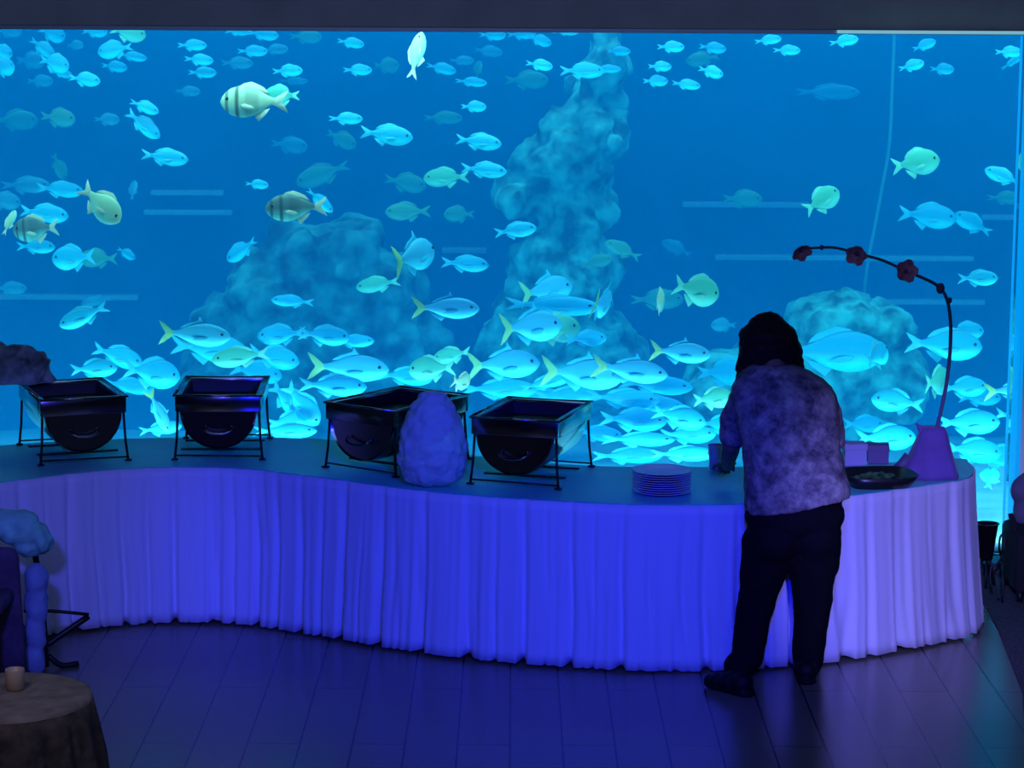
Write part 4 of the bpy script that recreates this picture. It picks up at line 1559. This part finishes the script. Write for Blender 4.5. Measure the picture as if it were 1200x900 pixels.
    (768, 451, 88, 21, -3, 0, 'c', 1.5, 'bright long fish under the leading grey jack'),
    (796, 489, 64, 25, -12, 0, 'c', .7, 'bright fish nosing down above the plate stack'),
    (742, 492, 80, 25, -3, 0, 'c', 1.0, 'teal wide fish beside the dish by the plates'),
    (748, 515, 86, 16, 0, 0, 'c', .8, 'bright flat fish low above the plate stack'),
    (806, 509, 66, 21, 3, 0, 'c', .95, 'blue fish low down before the person\'s sleeve'),
    (800, 532, 78, 17, 0, 0, 'c', .6, 'lowest bright fish, between plate stack and cup'),
    (735, 534, 86, 18, 0, 0, 'c', 1.1, 'teal fish lowest beside the plate stack'),
    (836, 467, 48, 23, 5, 0, 'g', .7, 'bright green-cyan fish touching the person\'s sleeve'),
    (622, 463, 84, 18, -2, 0, 'c', 1.7, 'bright fish close over the far rim of the dish by the plates'),
    (664, 464, 78, 20, 3, 0, 'c', 1.4, 'dim fish beneath the broad grey jack'),
    (850, 437, 66, 30, 0, 0, 'c', 2.3, 'wide dim fish hidden partly by the person\'s hair and sleeve'),
    (845, 497, 56, 20, 0, 0, 'c', 1.3, 'dim fish half behind the person\'s lower sleeve'),
    (354, 474, 62, 26, -52, 0, 'c', .7, 'bright fish nose down beside the front leg of the sideways dish'),
    (334, 505, 76, 17, 2, 0, 'c', .6, 'bright fish lying lowest in the gap beyond the square-on dish'),
    (188, 502, 50, 15, 8, 0, 'c', .6, 'bright fish lying lowest in the gap before the square-on dish'),
    (300, 436, 62, 24, -8, 0, 'c', 1.8, 'dim broad fish just above the back rim of the square-on dish'),
    (640, 448, 66, 15, 14, 0, 'c', 1.0, 'narrow bright fish rising between two grey jacks over the dish by the plates'),
    (764, 474, 78, 20, -4, 0, 'c', 1.25, 'pale fish in the thick of the shoal between dish and sleeve'),
    (700, 508, 60, 18, -4, 0, 'c', 1.5, 'dim fish just past the outer leg of the dish by the plates'),
]
GROUP = 'fish swimming in the aquarium'
rnd = random.Random(21)
for (x, y, L, H, ang, yaw, kind, dep, label) in FISH:
    Y = 12.93 + dep
    c = at(x, y, Y)
    mp_ = (c - EYE).length / F
    if not (L >= 46 and dep < 2.3):
        L, H = L * 1.0, H * 1.0
    sx, sz = L * mp_, H * mp_ * 1.06
    sy = min(sz * .46, sx * .22)
    left = math.cos(R(ang)) < -.01
    a = R(ang - 180) if left else R(ang)
    yw = (PI if left else 0) + R(yaw if yaw else rnd.uniform(-9, 9)) * (-1 if left else 1)
    mt = Matrix.Translation(c) @ Matrix.Rotation(-a, 4, 'Y') @ Matrix.Rotation(yw, 4, 'Z')
    if kind == 'c' and dep >= 2.55:  # far fish swap to the colours with haze painted in
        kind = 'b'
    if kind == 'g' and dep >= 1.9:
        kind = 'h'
    nm, mb, mf, mtl, big, spk = KINDS[kind]
    d = MESH[kind]
    if L >= 46 and dep < 2.3:
        root = bpy.data.objects.new(nm, None)
        root.empty_display_size = .05
        COL.objects.link(root)
        for p in ('body', 'tail_fin', 'dorsal_fin', 'anal_fin', ('pectoral_fin', -1), ('pectoral_fin', 1), ('eye', -1), ('eye', 1)):
            o = bpy.data.objects.new(p if isinstance(p, str) else p[0], d[p])
            COL.objects.link(o)
            o.parent = root
    else:
        root = bpy.data.objects.new(nm, d['all'])
        COL.objects.link(root)
    root.matrix_world = mt @ Matrix.Diagonal((sx, sy, sz, 1))
    tag(root, label, 'fish', GROUP)

# ------------------------------------------------------------------ lights
def light(name, kind, loc, target, power, col, **kw):
    d = bpy.data.lights.new(name, kind)
    d.energy = power
    d.color = col
    for k, v in kw.items():
        setattr(d, k, v)
    o = bpy.data.objects.new(name, d)
    COL.objects.link(o)
    o.location = loc
    dr = Vector(target) - Vector(loc)
    o.rotation_euler = dr.to_track_quat('-Z', 'Y').to_euler()
    return o


light('tank_lamp', 'AREA', (0, 15.4, 3.08), (0, 15.4, 0), 300, (.42, .95, 1.0), shape='RECTANGLE', size=11.0, size_y=4.6, spread=R(115))
light('tank_fill_front', 'AREA', (0, 13.06, 3.06), (0, 15.2, .2), 130, (.42, .95, 1.0), shape='RECTANGLE', size=10.0, size_y=.2, spread=R(150))  # added unseen strip that brightens the near fish from the front
light('tank_fill_low', 'AREA', (0, 12.97, .12), (0, 14.6, 1.3), 150, (.42, .95, 1.0), shape='RECTANGLE', size=10.0, size_y=.10, spread=R(150))  # added unseen strip that brightens the lower fish and their bellies
light('stage_spot_blue', 'SPOT', (.55, 5.0, 2.6), (.05, 11.0, .35), 1150, (.004, .008, 1.0), spot_size=R(33), spot_blend=.75, shadow_soft_size=.12)
light('stage_spot_lavender', 'SPOT', (1.2, 5.0, 2.6), (1.98, 11.0, .5), 1500, (.22, .20, 1.0), spot_size=R(18), spot_blend=.7, shadow_soft_size=.12)
light('stage_spot_violet', 'SPOT', (-1.4, 5.0, 2.6), (-2.0, 11.2, .4), 560, (.075, .075, 1.0), spot_size=R(20), spot_blend=.9, shadow_soft_size=.12)
light('table_lamp_warm', 'SPOT', (-2.0, 5.2, 3.6), (-1.6, 8.0, .7), 48, (1.0, .78, .6), spot_size=R(26), spot_blend=.9, shadow_soft_size=.1)
light('room_fill', 'AREA', (0, 6.0, 4.6), (0, 9.5, 1), 120, (.24, .36, 1.0), shape='RECTANGLE', size=6.0, size_y=4.0)  # added overhead fill that brightens bulkhead and floor

wd = bpy.data.worlds.new('World')
S.world = wd
wd.use_nodes = True
wd.node_tree.nodes['Background'].inputs[0].default_value = (.02, .03, .08, 1)
wd.node_tree.nodes['Background'].inputs[1].default_value = .05

# ------------------------------------------------------------------ view and render settings
vs = S.view_settings
vs.view_transform = 'Standard'
vs.look = 'None'
vs.gamma = 1.0
vs.exposure = 0.0
vs.use_curve_mapping = False
cy = S.cycles
cy.max_bounces = 8
cy.diffuse_bounces = 3
cy.glossy_bounces = 3
cy.transparent_max_bounces = 16
cy.volume_bounces = 2
cy.use_denoising = True
try:
    cy.denoiser = 'OPENIMAGEDENOISE'
    cy.denoising_input_passes = 'RGB_ALBEDO_NORMAL'
except Exception:
    pass
cy.sample_clamp_indirect = 4.0
cy.caustics_reflective = False
cy.caustics_refractive = False
